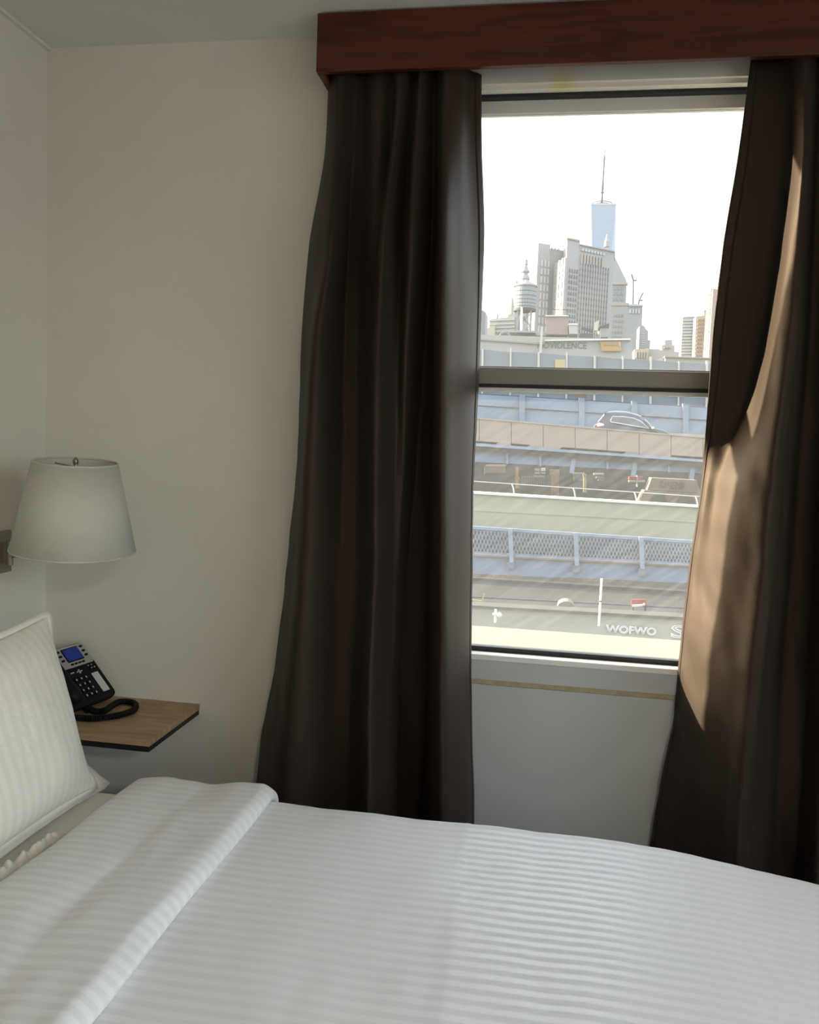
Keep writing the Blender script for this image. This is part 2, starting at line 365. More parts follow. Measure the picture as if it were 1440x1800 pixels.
def pchip(xs, ys, xq):
    """monotone cubic"""
    xs = np.array(xs, float); ys = np.array(ys, float); h = np.diff(xs); d = np.diff(ys) / h; m = np.zeros_like(ys)
    for i in range(1, len(xs) - 1):
        if d[i - 1] * d[i] > 0: m[i] = 2 * d[i - 1] * d[i] / (d[i - 1] + d[i])
    m[0], m[-1] = d[0], d[-1]
    i = np.clip(np.searchsorted(xs, xq) - 1, 0, len(xs) - 2); t = (xq - xs[i]) / h[i]
    return ((2 * t**3 - 3 * t**2 + 1) * ys[i] + (t**3 - 2 * t**2 + t) * h[i] * m[i] + (-2 * t**3 + 3 * t**2) * ys[i + 1] + (t**3 - t**2) * h[i] * m[i + 1])

def curtain(name, rows, label, nr, per, ztop, lead, wr=1.0, deep=1.45):
    """rows: (image y, [(u, Y), ...]) from top to bottom; turned into fold lines in the room"""
    zs, ctl = [], []
    for v, pts in rows:
        dk = 1.12 if v < 250 else deep
        pts = [(u, -.012 + (Y + .012) * dk) for u, Y in pts]
        um = pts[len(pts) // 2][0]; z = W(min(um, 1440), v, -.08).z
        line = []
        for u, Y in pts:
            X = W(u, v, Y).x
            for _ in range(4):
                X += (u - proj(Vector((X, Y, z)))[0]) * 2.4 / F
            line.append((X, Y))
        zs.append(z); ctl.append(line)
    zs[0] = ztop
    # to the floor
    zf = 0.015; k = (zf - zs[-1]) / (zs[-1] - zs[-2]) * .5
    ctl.append([(a[0] + (a[0] - b[0]) * k, a[1] + (a[1] - b[1]) * k * .3) for a, b in zip(ctl[-1], ctl[-2])]); zs.append(zf)
    ctl = np.array(ctl); zs = np.array(zs); n = ctl.shape[1]
    zq = np.linspace(zs[0], zs[-1], nr); P = np.zeros((nr, n, 2))
    for j in range(n):
        for c_ in range(2): P[:, j, c_] = pchip(-zs, ctl[:, j, c_], -zq)
    tq = np.linspace(0, n - 1, (n - 1) * per + 1); grid = []
    for i in range(nr):
        xs = pchip(np.arange(n), P[i, :, 0], tq); ys = pchip(np.arange(n), P[i, :, 1], tq); row = []
        hgt = (zs[0] - zq[i]) / (zs[0] - zs[-1])
        for j in range(len(tq)):
            w = noise.noise((xs[j] * 9, zq[i] * 3.2, 3.1)) * .006 * wr * (0.3 + hgt) + noise.noise((xs[j] * 26, zq[i] * 12 + xs[j] * 14, 7.7)) * .0028 * wr * (0.2 + 1.2 * hgt)
            row.append((xs[j] + w * .6, min(ys[j] + w, -.006), zq[i]))
        grid.append(row)
    e = empty(name, (float(np.mean(ctl[:, :, 0])), -.08, zf), label, 'curtain', 'blackout curtains at the window')
    hem = max(2, per // 2)
    nc = len(tq)
    if lead == 'right': body = [r[:nc - hem] for r in grid]; edge = [r[nc - hem - 1:] for r in grid]
    else: body = [r[hem:] for r in grid]; edge = [r[:hem + 1] for r in grid]
    MB().grid(body).build('drape', m_cur, e, smooth=True, solid=.0025)
    MB().grid(edge).build('side_hem', m_cur, e, smooth=True, solid=.005)
    return e

# left curtain: dark (turned away) and brown (turned to the room) sides of each fold
LC = [
 (128,  [(578,-.012),(585,-.07),(598,-.095),(628,-.050),(640,-.055),(660,-.075),(690,-.060),(702,-.09),(732,-.055),(740,-.09),(763,-.05),(768,-.055),(782,-.10),(808,-.075),(822,-.045),(845,-.012)]),
 (230,  [(573,-.012),(580,-.07),(595,-.10),(623,-.050),(638,-.055),(660,-.080),(688,-.055),(695,-.10),(722,-.055),(734,-.10),(762,-.05),(768,-.055),(780,-.11),(808,-.080),(824,-.045),(846,-.012)]),
 (433,  [(544,-.012),(560,-.07),(583,-.11),(613,-.050),(632,-.055),(655,-.075),(667,-.085),(674,-.12),(705,-.070),(722,-.11),(757,-.05),(766,-.055),(778,-.12),(806,-.085),(830,-.045),(850,-.014)]),
 (600,  [(531,-.012),(543,-.07),(558,-.12),(607,-.060),(628,-.06),(648,-.085),(658,-.11),(664,-.14),(700,-.095),(715,-.110),(747,-.05),(762,-.06),(775,-.13),(805,-.095),(830,-.05),(843,-.014)]),
 (800,  [(523,-.012),(530,-.07),(545,-.12),(605,-.070),(625,-.07),(645,-.095),(653,-.12),(660,-.15),(698,-.105),(710,-.105),(735,-.05),(758,-.06),(775,-.14),(803,-.10),(826,-.05),(834,-.016)]),
 (1000, [(506,-.012),(514,-.07),(535,-.125),(600,-.080),(620,-.08),(643,-.10),(650,-.13),(657,-.16),(690,-.115),(700,-.105),(715,-.05),(750,-.06),(775,-.15),(800,-.11),(822,-.05),(829,-.016)]),
 (1200, [(482,-.012),(492,-.08),(520,-.135),(592,-.090),(615,-.085),(636,-.11),(645,-.14),(650,-.17),(685,-.12),(692,-.105),(702,-.05),(745,-.06),(775,-.155),(800,-.12),(822,-.055),(828,-.018)]),
 (1400, [(452,-.012),(466,-.085),(500,-.145),(585,-.100),(608,-.09),(630,-.12),(640,-.15),(645,-.18),(680,-.13),(690,-.110),(696,-.05),(740,-.06),(776,-.16),(800,-.125),(824,-.06),(831,-.018)]),
]
curtain('window_curtain', LC, 'dark brown curtain hanging left of the window beside the bare wall', 150, 9, 2.43, 'right', deep=1.8)
# right curtain
RC = [
 (100, [(1320,-.050),(1345,-.046),(1372,-.046),(1392,-.07),(1402,-.090),(1412,-.105),(1424,-.10),(1440,-.05),(1462,-.06),(1485,-.10),(1510,-.05),(1540,-.10),(1580,-.05),(1620,-.09),(1700,-.012)]),
 (300, [(1293,-.052),(1330,-.046),(1368,-.046),(1390,-.065),(1402,-.095),(1413,-.115),(1422,-.11),(1436,-.05),(1460,-.06),(1485,-.11),(1512,-.05),(1545,-.11),(1590,-.05),(1630,-.09),(1705,-.012)]),
 (433, [(1271,-.052),(1310,-.046),(1352,-.045),(1372,-.06),(1388,-.105),(1404,-.125),(1412,-.12),(1430,-.05),(1455,-.06),(1482,-.12),(1512,-.05),(1548,-.12),(1595,-.05),(1640,-.09),(1710,-.012)]),
 (600, [(1253,-.050),(1290,-.045),(1325,-.044),(1343,-.06),(1366,-.125),(1388,-.145),(1400,-.14),(1422,-.05),(1450,-.06),(1480,-.13),(1512,-.05),(1550,-.12),(1600,-.05),(1650,-.09),(1715,-.012)]),
 (740, [(1243,-.044),(1268,-.042),(1298,-.048),(1318,-.08),(1345,-.135),(1370,-.160),(1385,-.15),(1412,-.05),(1445,-.06),(1476,-.13),(1512,-.05),(1552,-.13),(1605,-.05),(1655,-.1),(1718,-.012)]),
 (860,  [(1234,-.012),(1242,-.036),(1262,-.055),(1290,-.10),(1325,-.145),(1355,-.170),(1372,-.16),(1402,-.05),(1438,-.06),(1472,-.14),(1512,-.05),(1554,-.13),(1608,-.05),(1660,-.1),(1722,-.012)]),
 (1000, [(1214,-.014),(1222,-.036),(1245,-.065),(1275,-.11),(1310,-.150),(1340,-.178),(1358,-.17),(1392,-.05),(1430,-.06),(1466,-.14),(1512,-.05),(1556,-.13),(1612,-.05),(1665,-.1),(1726,-.012)]),
 (1160, [(1198,-.014),(1206,-.038),(1230,-.075),(1260,-.12),(1295,-.155),(1322,-.182),(1338,-.18),(1378,-.06),(1420,-.07),(1458,-.15),(1512,-.06),(1558,-.14),(1616,-.05),(1670,-.1),(1730,-.012)]),
 (1300, [(1184,-.014),(1194,-.040),(1220,-.085),(1250,-.12),(1282,-.155),(1308,-.185),(1324,-.18),(1372,-.07),(1412,-.08),(1448,-.15),(1512,-.06),(1558,-.14),(1618,-.05),(1672,-.1),(1732,-.012)]),
 (1480, [(1152,-.014),(1166,-.042),(1200,-.090),(1232,-.125),(1268,-.160),(1294,-.190),(1310,-.185),(1366,-.08),(1404,-.09),(1440,-.16),(1510,-.07),(1558,-.14),(1618,-.05),(1674,-.1),(1734,-.012)]),
]
rc = curtain('window_curtain', RC, 'dark brown curtain right of the window with a sunlit fold', 150, 9, 2.43, 'left', wr=2.0)

# ------------------------------------------------------------------ bed
m_duv = stripe_mat('duvet_stripe', (0.85, 0.85, 0.85), (0.79, 0.792, 0.795), .027)
m_pil = stripe_mat('pillow_stripe', (0.90, 0.865, 0.775), (0.835, 0.80, 0.715), .030, .25)
m_sheet = mat('plain_sheet', (0.84, 0.82, 0.78), 0.8, var=0.02, scale=5, bump=.15, bscale=25)
m_base = mat('bed_base', srgb(70, 62, 56), 0.9, var=.1)
BX0, BX1, BY0, BY1, BZ = -1.52, 0.74, -2.06, -0.53, 0.55
bed = empty('bed', ((BX0 + BX1) / 2, (BY0 + BY1) / 2, 0), 'double bed with white fitted sheet standing along the window wall', 'bed')
MB().box((BX0, BY0 + .04, .06), (BX1 - .04, BY1 - .04, .30)).build('bed_base', m_base, bed, bevel=.02)
for x in (BX0 + .1, BX1 - .2):
    for y in (BY0 + .15, BY1 - .15): MB().lathe((x, y, 0), [(.025, 0), (.03, .07)], 12).build('leg', m_base, bed)
MB().box((BX0, BY0 + .03, .30), (BX1 - .10, BY1 - .03, BZ - .075)).box((BX0, BY0 + .03, BZ - .08), (-.30, BY1 - .03, BZ - .012)).build('mattress', m_sheet, bed, bevel=.04)

duv = empty('duvet', (-.2, (BY0 + BY1) / 2, .3), 'white satin-striped duvet with its top end folded back', 'duvet')
def bend(q, e, r, sgn):
    """distance past the edge e (minus r) is wrapped round a radius r and then hangs straight down"""
    s = sgn * (q - (e - sgn * r))
    if s <= 0: return q, 0.0
    if s < r * math.pi / 2: a = s / r; return e - sgn * r + sgn * r * math.sin(a), r * (1 - math.cos(a))
    return e, r + s - r * math.pi / 2
def sst(a, b, x):
    t = min(1, max(0, (x - a) / (b - a))); return t * t * (3 - 2 * t)
def duvet_pt(p, q, lift=0.0):
    edge = BY1 - .04 * sst(.15, .7, p)
    y, d1 = bend(q, edge, .055, 1)
    if q < -1.3: y, d1 = bend(q, BY0, .055, -1)
    x, d2 = bend(p, BX1 + .04, .10, 1)
    fade = max(0, 1 - (d1 + d2) * 3)
    z = BZ + lift - d1 - d2 - .042 * sst(.10, .80, p) ** 1.2
    z += fade * (.006 * noise.noise((p * 2.2, q * 2.6, 1)) + .0035 * noise.noise((p * 6, q * 5, 4)) + .0014 * noise.noise((p * 22, q * 9, 9)))
    z += fade * .0018 * math.exp(-((p + .125 + .01 * math.sin(q * 7)) / .004) ** 2) * sst(-1.6, -.6, q)      # press crease
    y += (1 - fade) * .012 * noise.noise((p * 7, d1 * 5, 2))
    return Vector((x, y, max(z, .12)))
ps = np.linspace(-.93, BX1 + .36, 190); qs = np.linspace(BY0 - .30, BY1 + .30, 230)
MB().grid([[duvet_pt(p, q) for p in ps] for q in qs], [[(p, q) for p in ps] for q in qs]).build('cover', m_duv, duv, smooth=True, solid=.006)
# folded-back top end
prof = [(-.925, .004), (-.943, .012), (-.946, .024), (-.935, .034), (-.905, .040), (-.86, .043), (-.815, .041), (-.785, .0375), (-.772, .0365), (-.755, .039), (-.72, .046), (-.685, .052), (-.655, .054), (-.630, .055), (-.612, .043), (-.602, .028), (-.603, .014), (-.620, .005), (-.66, .002)]
t = np.arange(len(prof)); tq = np.linspace(0, len(prof) - 1, 110)
px_ = pchip(t, [a[0] for a in prof], tq); pz_ = pchip(t, [a[1] for a in prof], tq)
rows, uvs = [], []
for q in np.linspace(BY0 - .22, BY1 + .17, 200):
    row, ru = [], []
    for k in range(len(tq)):
        h = sst(0, .03, pz_[k])
        x = px_[k] + .012 * noise.noise((q * 2.3, 5, 0)) + .006 * noise.noise((q * 6, pz_[k] * 30, 3)) * h
        b = duvet_pt(-.6, q)
        lift = .72 * pz_[k] * (1 + .18 * noise.noise((q * 3, x * 4, 8))) + h * .006 * noise.noise((x * 14, q * 5, 2))
        y, d = bend(q, BY1 + .012, .06, 1)
        if q < -1.3: y, d = bend(q, BY0 - .012, .06, -1)
        f = max(0, 1 - d * 4)
        zz = BZ - d + lift * (0.25 + .75 * f)
        row.append(Vector((x, y + (lift * (1 if q > -1.3 else -1)) * (1 - f) * .6, zz))); ru.append((x, q + .004 * noise.noise((x * 10, q * 3, 1))))
    rows.append(row); uvs.append(ru)
MB().grid(rows, uvs).build('folded_end', m_duv, duv, smooth=True, solid=.004)

def pillow(name, o, eu, ev, en, a, b, t, label, seed, skew=0.0):
    """o = centre, eu/ev/en axes, half sizes a,b, half thickness t"""
    e = empty(name, o - ev * b, label, 'pillow', 'white striped pillows on the bed')
    n = 56
    def pt(u, v, sgn):
        cu, cv = abs(u), abs(v)
        ear = 1 + .035 * (cu * cv) ** 3
        pin = 1 - .045 * (1 - cv ** 2) * cu ** 4 ; pin2 = 1 - .06 * (1 - cu ** 2) * cv ** 4
        th = t * (max(0, 1 - cu ** 2.6) ** .62) * (max(0, 1 - cv ** 2.4) ** .62) * (1 + skew * v)
        wr = .010 * noise.noise((u * 2.2 + seed, v * 2.2, sgn)) + .004 * noise.noise((u * 7 + seed, v * 5, sgn))
        return o + eu * (a * u * ear * pin) + ev * (b * v * ear * pin2) + en * (sgn * (th + wr * (th / t)))
    g = np.sin(np.linspace(-math.pi / 2, math.pi / 2, n)) * .55 + np.linspace(-1, 1, n) * .45
    m = MB()
    for sgn in (1, -1):
        P = [[pt(u, v, sgn) for u in (g if sgn > 0 else g[::-1])] for v in g]
        m.grid(P, [[(b * v, a * u + .012 * math.sin(v * 2.5 + seed) * (1 - u)) for u in (g if sgn > 0 else g[::-1])] for v in g])
    m.build('pillow_case', m_pil, e, smooth=True, solid=.002)
    fl = MB(); ring = []
    N = 160
    for k in range(N + 1):
        s = k / N * 4; i = int(s) % 4; f = 2 * (s - int(s)) - 1 if k < N else -1
        if k == N: i = 0
        u, v = [(f, -1), (1, f), (-f, 1), (-1, -f)][i]
        c_ = pt(u, v, 1); out = (eu * (a * u) * (1 if abs(u) > .98 else .15) + ev * (b * v) * (1 if abs(v) > .98 else .15)).normalized()
        ring.append((c_ - out * .010, c_ + out * .014 + en * (.006 * noise.noise((k * .3, seed, 0)))))
    fl.grid([[r[0] for r in ring], [r[1] for r in ring]], [[(0, 0)] * (N + 1), [(0, 0)] * (N + 1)]).build('flange', m_pil, e, smooth=True, solid=.003)
    return e
lean = math.radians(17)
ev = Vector((-math.sin(lean), 0, math.cos(lean))); en = Vector((math.cos(lean), 0, math.sin(lean))); eu = Vector((0, 1, 0))
pillow('pillow', Vector((-1.090, -.950, .762)), eu, ev, en, .330, .205, .085, 'white striped pillow propped up in front, nearest the duvet fold', 1.3)
lean = math.radians(50)
ev = Vector((-math.sin(lean), 0, math.cos(lean))); en = Vector((math.cos(lean), 0, math.sin(lean)))
pillow('pillow', Vector((-1.195, -.880, .675)), eu, ev, en, .325, .20, .045, 'white pillow mostly hidden behind the propped front pillow, one lower corner showing', 5.1)
# crumpled opening of the pillow case along the foot of the front pillow
rf = MB(); R_ = []
for k in range(260):
    f = k / 259; y = -.79 - f * .53; x = -.995 - .012 * f; row = []
    for c_ in range(9):
        g_ = c_ / 8; e_ = math.sin(g_ * math.pi)
        row.append(Vector((x - .012 + .034 * g_ + .007 * noise.noise((y * 42, g_ * 2, 1)), y + .004 * noise.noise((y * 50, g_ * 3, 8)), BZ - .012 + e_ * (.018 + .017 * noise.noise((y * 55, g_ * 2.2, 2)) + .008 * noise.noise((y * 120, g_ * 4, 6))) * sst(0, .12, f))))
    R_.append(row)
pl = [o for o in COL.objects if o.name == 'pillow'][0]
rf.grid(R_, [[(0, 0)] * 9] * 260).build('crumpled_hem', m_pil, pl, smooth=True, solid=.002)

# ------------------------------------------------------------------ shelf, phone, lamp
m_oak = wood_mat('oak_veneer', srgb(150, 122, 92), srgb(186, 158, 122), 0.5, 2.2, (2.2, 14, 6), .05)
m_blk = mat('black_edge', (0.012, 0.012, 0.013), 0.5, var=.1)
SX1, SY0, SZ = -1.025, -.335, .577
sh = empty('wall_shelf', ((XL + SX1) / 2, SY0 / 2, SZ - .035), 'oak floating bedside shelf with black underside in the corner', 'shelf')
MB().box((XL, SY0, SZ - .018), (SX1, 0, SZ)).build('board', m_oak, sh, bevel=.0015)
MB().box((XL, SY0 + .003, SZ - .034), (SX1 - .003, 0, SZ - .0185)).build('underside_frame', m_blk, sh)

m_phb = mat('phone_black', (0.005, 0.005, 0.006), 0.55, var=.05, spec=.2)
m_phs = mat('phone_silver', (0.42, 0.42, 0.41), 0.38, metal=.35, var=.03)
m_key = mat('key_legend', (0.55, 0.55, 0.55), 0.5)
m_lab = mat('paper_label', (0.55, 0.55, 0.50), 0.7)
m_scr = mat('phone_screen', (0.005, 0.022, 0.20), 0.25, var=.55, scale=40, emit=.05)
m_scrw = mat('screen_icons', (0.08, 0.17, 0.26), 0.3, emit=.08)
BR = WZ(207, 1219, SZ + .022)
BLd = WZ(130, 1253, SZ + .010) - WZ(209, 1222, SZ + .010); e1 = Vector((BLd.x, BLd.y, 0)).normalized()     # towards the handset side
back = Vector((e1.y, -e1.x, 0)); back = back if back.y > 0 else -back
TH = math.radians(46); e2 = back * math.cos(TH) + Vector((0, 0, 1)) * math.sin(TH); e3 = e1.cross(e2); e3 = e3 if e3.z > 0 else -e3
PW, PL, PT = .205, .205, .022
ph = empty('desk_phone', BR + e1 * PW / 2 - Vector((0, 0, .022)), 'black desk telephone with lit blue screen and silver bezel on the shelf', 'telephone')
def pf(a, b, c_=0.0): return BR + e1 * a + e2 * b + e3 * c_
def rrect(a0, b0, a1, b1, r, n=4):
    pts = []
    for cx, cy, s in ((a0 + r, b0 + r, 180), (a1 - r, b0 + r, 270), (a1 - r, b1 - r, 0), (a0 + r, b1 - r, 90)):
        for k in range(n + 1):
            an = math.radians(s + 90 * k / n); pts.append((cx + r * math.cos(an), cy + r * math.sin(an)))
    return pts
def plate(name, a0, b0, a1, b1, r, c0, c1, m, par, bev=0.0, **k):
    mb = MB(); P = rrect(a0, b0, a1, b1, r); n = len(P)
    mb.v += [tuple(pf(a, b, c0)) for a, b in P] + [tuple(pf(a, b, c1)) for a, b in P]
    mb.f += [tuple(range(n))[::-1], tuple(range(n, 2 * n))] + [(i, (i + 1) % n, n + (i + 1) % n, n + i) for i in range(n)]
    o = mb.build(name, m, par, bevel=bev, **k); return o
plate('body', 0, 0, PW, PL, .018, -PT, 0, m_phb, ph, .004)
# foot that holds it up
fo = MB(); top = pf(PW * .5, PL * .75, -PT)
fo.hexa([pf(.03, PL * .45, -PT - .002), pf(PW - .03, PL * .45, -PT - .002), pf(PW - .03, PL * .85, -PT - .002), pf(.03, PL * .85, -PT - .002)] and
        [Vector((p.x, p.y, SZ + .001)) for p in (pf(.04, PL * .35), pf(PW - .04, PL * .35), pf(PW - .04, PL * .7), pf(.04, PL * .7))] +
        [pf(.04, PL * .35, -PT), pf(PW - .04, PL * .35, -PT), pf(PW - .04, PL * .7, -PT), pf(.04, PL * .7, -PT)])
fo.build('stand', m_phb, ph)
bz = plate('bezel', .006, .128, .132, PL - .004, .006, .0005, .0025, m_phs, ph)
plate('screen_surround', .034, .146, .102, .194, .002, .0027, .0036, m_phb, bz)
sc = plate('screen', .037, .149, .099, .191, .001, .0037, 0.0056, m_scr, bz)
plate('screen_window', .080, .172, .096, .184, .001, .0044, .0047, m_scrw, bz)
plate('screen_text', .046, .1655, .062, .1690, .0008, .0044, .0047, m_scrw, bz)
for i in range(4): plate('soft_key', .040 + i * .0155, .1345, .051 + i * .0155, .1405, .002, .0027, .0045, m_phb, bz)
for i in range(3):
    plate('line_key', .014, .153 + i * .016, .026, .160 + i * .016, .003, .0027, .0050, m_phb, bz)
    plate('line_key', .110, .153 + i * .016, .122, .160 + i * .016, .003, .0027, .0050, m_phb, bz)
plate('name_strip', .045, .1975, .095, .1995, .0006, .0027, .0030, m_key, bz)
plate('number_label', .018, .022, .046, .092, .001, .0005, .0012, m_lab, ph)
for r_ in range(4):
    for c_ in range(3):
        a = .066 + c_ * .020; b = .022 + r_ * .019
        k_ = plate('keypad_key', a, b, a + .015, b + .013, .003, .0005, .0035, m_phb, ph)
        plate('legend', a + .0055, b + .0035, a + .0095, b + .0095, .0006, .0036, .0039, m_key, k_)
for a, b in ((.072, .108), (.080, .113), (.088, .108), (.080, .103), (.080, .108)): plate('navigation_key', a, b, a + .005, b + .0035, .001, .0005, .003, m_key, ph)
for a, b in ((.022, .118), (.036, .118), (.028, .108), (.016, .108)): plate('function_key', a, b, a + .004, b + .003, .001, .0005, .003, m_key, ph)
plate('function_key', .104, .110, .118, .113, .001, .0005, .003, m_key, ph)
hs = MB(); hp = []
for k in range(15):
    f = k / 14; hp.append(pf(PW - .030, .012 + f * (PL - .02), .012 + .016 * math.sin(f * math.pi)))
hs.tube(hp, [.012, .021, .023, .021, .016] + [.0135] * 5 + [.016, .021, .023, .021, .012], 14); hs.build('handset', m_phb, ph, smooth=True)
# coiled cord on the shelf
cp = [WZ(u, v, SZ + .0105) for u, v in ((150, 1249), (158, 1246), (166, 1250), (176, 1251), (186, 1248), (196, 1241), (206, 1235), (220, 1233), (233, 1235), (239, 1241), (234, 1249), (220, 1254), (200, 1259), (178, 1262), (156, 1263), (132, 1261))]
L = np.array([p[:] for p in cp]); tt = np.arange(len(L)); tf = np.linspace(0, len(L) - 1, 3200)
cx, cyy = pchip(tt, L[:, 0], tf), pchip(tt, L[:, 1], tf)
seg = np.concatenate([[0], np.cumsum(np.hypot(np.diff(cx), np.diff(cyy)))]); hel = []
for k in range(0, 3200):
    i0, i1 = max(0, k - 1), min(3199, k + 1); d = Vector((cx[i1] - cx[i0], cyy[i1] - cyy[i0], 0)).normalized(); nn = Vector((-d.y, d.x, 0))
    a = seg[k] / 0.0056 * 2 * math.pi
    if k % 1 == 0: hel.append(Vector((cx[k], cyy[k], SZ + .0105)) + nn * .0074 * math.cos(a) + Vector((0, 0, .0074)) * math.sin(a))
ns = int(seg[-1] / 0.0056 * 10); ix = np.unique(np.linspace(0, 3199, min(ns, 3000)).astype(int))
MB().tube([hel[i] for i in ix], .0027, 5).build('coiled_cord', m_phb, ph, smooth=True)

# wall lamp
m_shade = mat('linen_shade', (0.60, 0.585, 0.52), 0.9, var=.03, scale=30, bump=.08, bscale=300, spec=.1)
m_nick = mat('brushed_nickel', (0.32, 0.30, 0.26), 0.38, metal=.9, var=.12, scale=40, stretch=(1, 1, 12))
LCn = Vector((-1.242, -.35, 1.088)); TIL = Vector((.055, -.062, 1)).normalized()
lamp = empty('wall_lamp', (XL, -.225, .99), 'wall lamp with white tapered drum shade on a nickel swing arm', 'lamp')
RB, RTp, LH = .158, .106, .236
shd = MB()
shd._lathe(LCn, [(RB, 0), (RTp, LH)], 64, False, TIL); s_o = shd.build('lamp_shade', m_shade, lamp, smooth=True, solid=.003)
for r_, h_ in ((RB, 0), (RTp, LH)):
    rg = [LCn + TIL * h_ + Vector((math.cos(a) * r_, math.sin(a) * r_, -math.cos(a) * r_ * .055 + math.sin(a) * r_ * .062)) for a in np.linspace(0, 2 * math.pi, 65)]
    MB().tube(rg, .0028, 6, False).build('rim', m_shade, s_o, smooth=True)
tp = LCn + TIL * (LH - .012)
sp = MB()
for k in range(3):
    a = math.radians(30 + 120 * k); sp.bar(tp, tp + Vector((math.cos(a) * RTp, math.sin(a) * RTp, 0.006)), .003)
sp.build('spider', m_nick, lamp)
MB().lathe(tp, [(.006, -.008), (.007, 0), (.004, .004), (.007, .010), (.007, .018), (.003, .024), (.001, .026)], 14).build('finial', m_nick, lamp, smooth=True)
MB().tube([LCn + Vector((0, 0, -.0)), LCn + TIL * (LH - .016)], .004, 8).lathe(LCn, [(.016, .02), (.018, .05), (.018, .10)], 16).build('lamp_stem', m_nick, lamp)
MB().lathe(LCn, [(.012, .10), (.028, .14), (.030, .165), (.022, .19), (.004, .198)], 18).build('bulb', mat('frosted_bulb', (.85, .84, .8), .4), lamp, smooth=True)
hub = Vector((XL + .030, -.222, 1.047))
MB().box((XL, -.272, .988), (XL + .012, -.187, 1.110)).build('wall_plate', m_nick, lamp, bevel=.002)
hg = MB()
for z0, z1 in ((-.034, -.012), (-.011, .013), (.014, .036)): hg.lathe(hub, [(.0095, z0), (.0095, z1)], 16)
hg.box((XL + .012, -.228, 1.02), (XL + .030, -.216, 1.078)); hg.build('hinge', m_nick, lamp)
arm = [hub + Vector((.008, 0, 0)), hub + Vector((.10, -.05, .001)), hub + Vector((.17, -.085, .0)), LCn + Vector((0, 0, -.035)) + Vector((-.06, .02, 0)), LCn + Vector((0, 0, -.03)), LCn + Vector((0, 0, .02))]
MB().tube([hub + Vector((.008, 0, .004)), Vector((-1.36, -.255, hub.z + .004)), Vector((LCn.x, LCn.y, LCn.z + .035))], .0045, 8).tube([hub + Vector((.008, 0, -.008)), Vector((-1.36, -.255, hub.z - .008)), Vector((LCn.x, LCn.y, LCn.z + .025))], .0045, 8).build('swing_arm', m_nick, lamp)

# unseen ceiling light added behind the camera to brighten the walls
cl = empty('added_ceiling_light', (1.6, -4.1, ZC), 'added round flush ceiling light in the unseen back of the room', 'lamp')
MB().lathe((1.6, -4.1, ZC), [(.20, -.03), (.20, 0)], 32).build('base', m_nick, cl)
MB().lathe((1.6, -4.1, ZC), [(.02, -.095), (.10, -.085), (.16, -.06), (.185, -.03)], 32).build('diffuser', mat('opal_glass', (.9, .85, .75), .4, emit=1.5), cl, smooth=True)
ld = bpy.data.lights.new('added_ceiling_fill', 'AREA'); ld.shape = 'DISK'; ld.size = .36; ld.energy = 13; ld.color = (1.0, .86, .69)
lo_ = bpy.data.objects.new('added_ceiling_fill', ld); COL.objects.link(lo_); lo_.parent = cl; lo_.location = (0, 0, -.11)

# ================================================================== outside
EK = 0.245
def emat(name, r, g, b, rough=0.85, var=0.10, scale=0.5, k=1.0, **kw):
    c = srgb(r, g, b); return mat(name, tuple(min(.9, x * EK * k) for x in c[:3]), rough, var=var, scale=scale, spec=kw.pop('spec', .2), **kw)
GZ = -10.0
m_ground = emat('street_asphalt', 120, 122, 120, scale=.3, k=.7)
structure(MB().box((-900, WT + .5, GZ - 1), (900, 2500, GZ)).build('ground', m_ground))
# rest of the hotel's own facade
m_fac = emat('hotel_brick', 170, 150, 135, scale=2)

m_blue = emat('bridge_blue', 150, 172, 200, k=1.2, var=.10, scale=.8)
m_blue2 = emat('bridge_blue_pale', 165, 185, 208, k=1.15, var=.12, scale=.5)
m_rust = emat('rust_edge', 165, 140, 118, var=.3, scale=3)
m_tan = emat('parapet_concrete', 188, 173, 160, k=1.25, var=.06, scale=1.2)
m_conc = emat('pale_concrete', 194, 194, 170, k=1.3, var=.05, scale=.35, stretch=(.15, 1, 3))
m_white = emat('white_paint', 250, 248, 240, k=1.4, var=.03)
m_dark = emat('dark_steel', 95, 100, 105, var=.2, scale=.6)
m_asph = emat('roof_asphalt', 120, 124, 122, k=.22, var=.3, scale=2.5, stretch=(.4, 1, 1))
m_gwall = emat('graffiti_wall', 190, 188, 176, k=1.2, var=.06, scale=1.5)
m_cop = emat('coping', 190, 188, 176, var=.05, scale=2)
m_screen = emat('fence_screen', 158, 172, 184, var=.12, scale=.5)
m_post = emat('galvanised_post', 226, 226, 218, k=1.3, var=.05)
m_ink = emat('grey_spray_paint', 120, 125, 125, k=.8, var=.1)
m_inkw = emat('white_spray_paint', 240, 238, 228, k=1.3, var=.03)
m_red = emat('red_paint', 205, 95, 95, var=.08)
m_orange = emat('orange_paint', 240, 190, 120, var=.1)
m_yel = emat('yellow_paint', 235, 220, 150, var=.1)
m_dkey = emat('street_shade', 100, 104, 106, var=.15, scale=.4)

def lerp2(l, x):            # line ((u0,v0),(u1,v1)) evaluated at u=x
    (u0, v0), (u1, v1) = l; return v0 + (v1 - v0) * (x - u0) / (u1 - u0)
def quad(u0, u1, top, bot, Y):
    return [W(u0, lerp2(top, u0), Y), W(u1, lerp2(top, u1), Y), W(u1, lerp2(bot, u1), Y), W(u0, lerp2(bot, u0), Y)]
def rect(u0, v0, u1, v1, Y): return [W(u0, v0, Y), W(u1, v0, Y), W(u1, v1, Y), W(u0, v1, Y)]
UL, UR = 200, 1900          # how far the long things run on behind the curtains

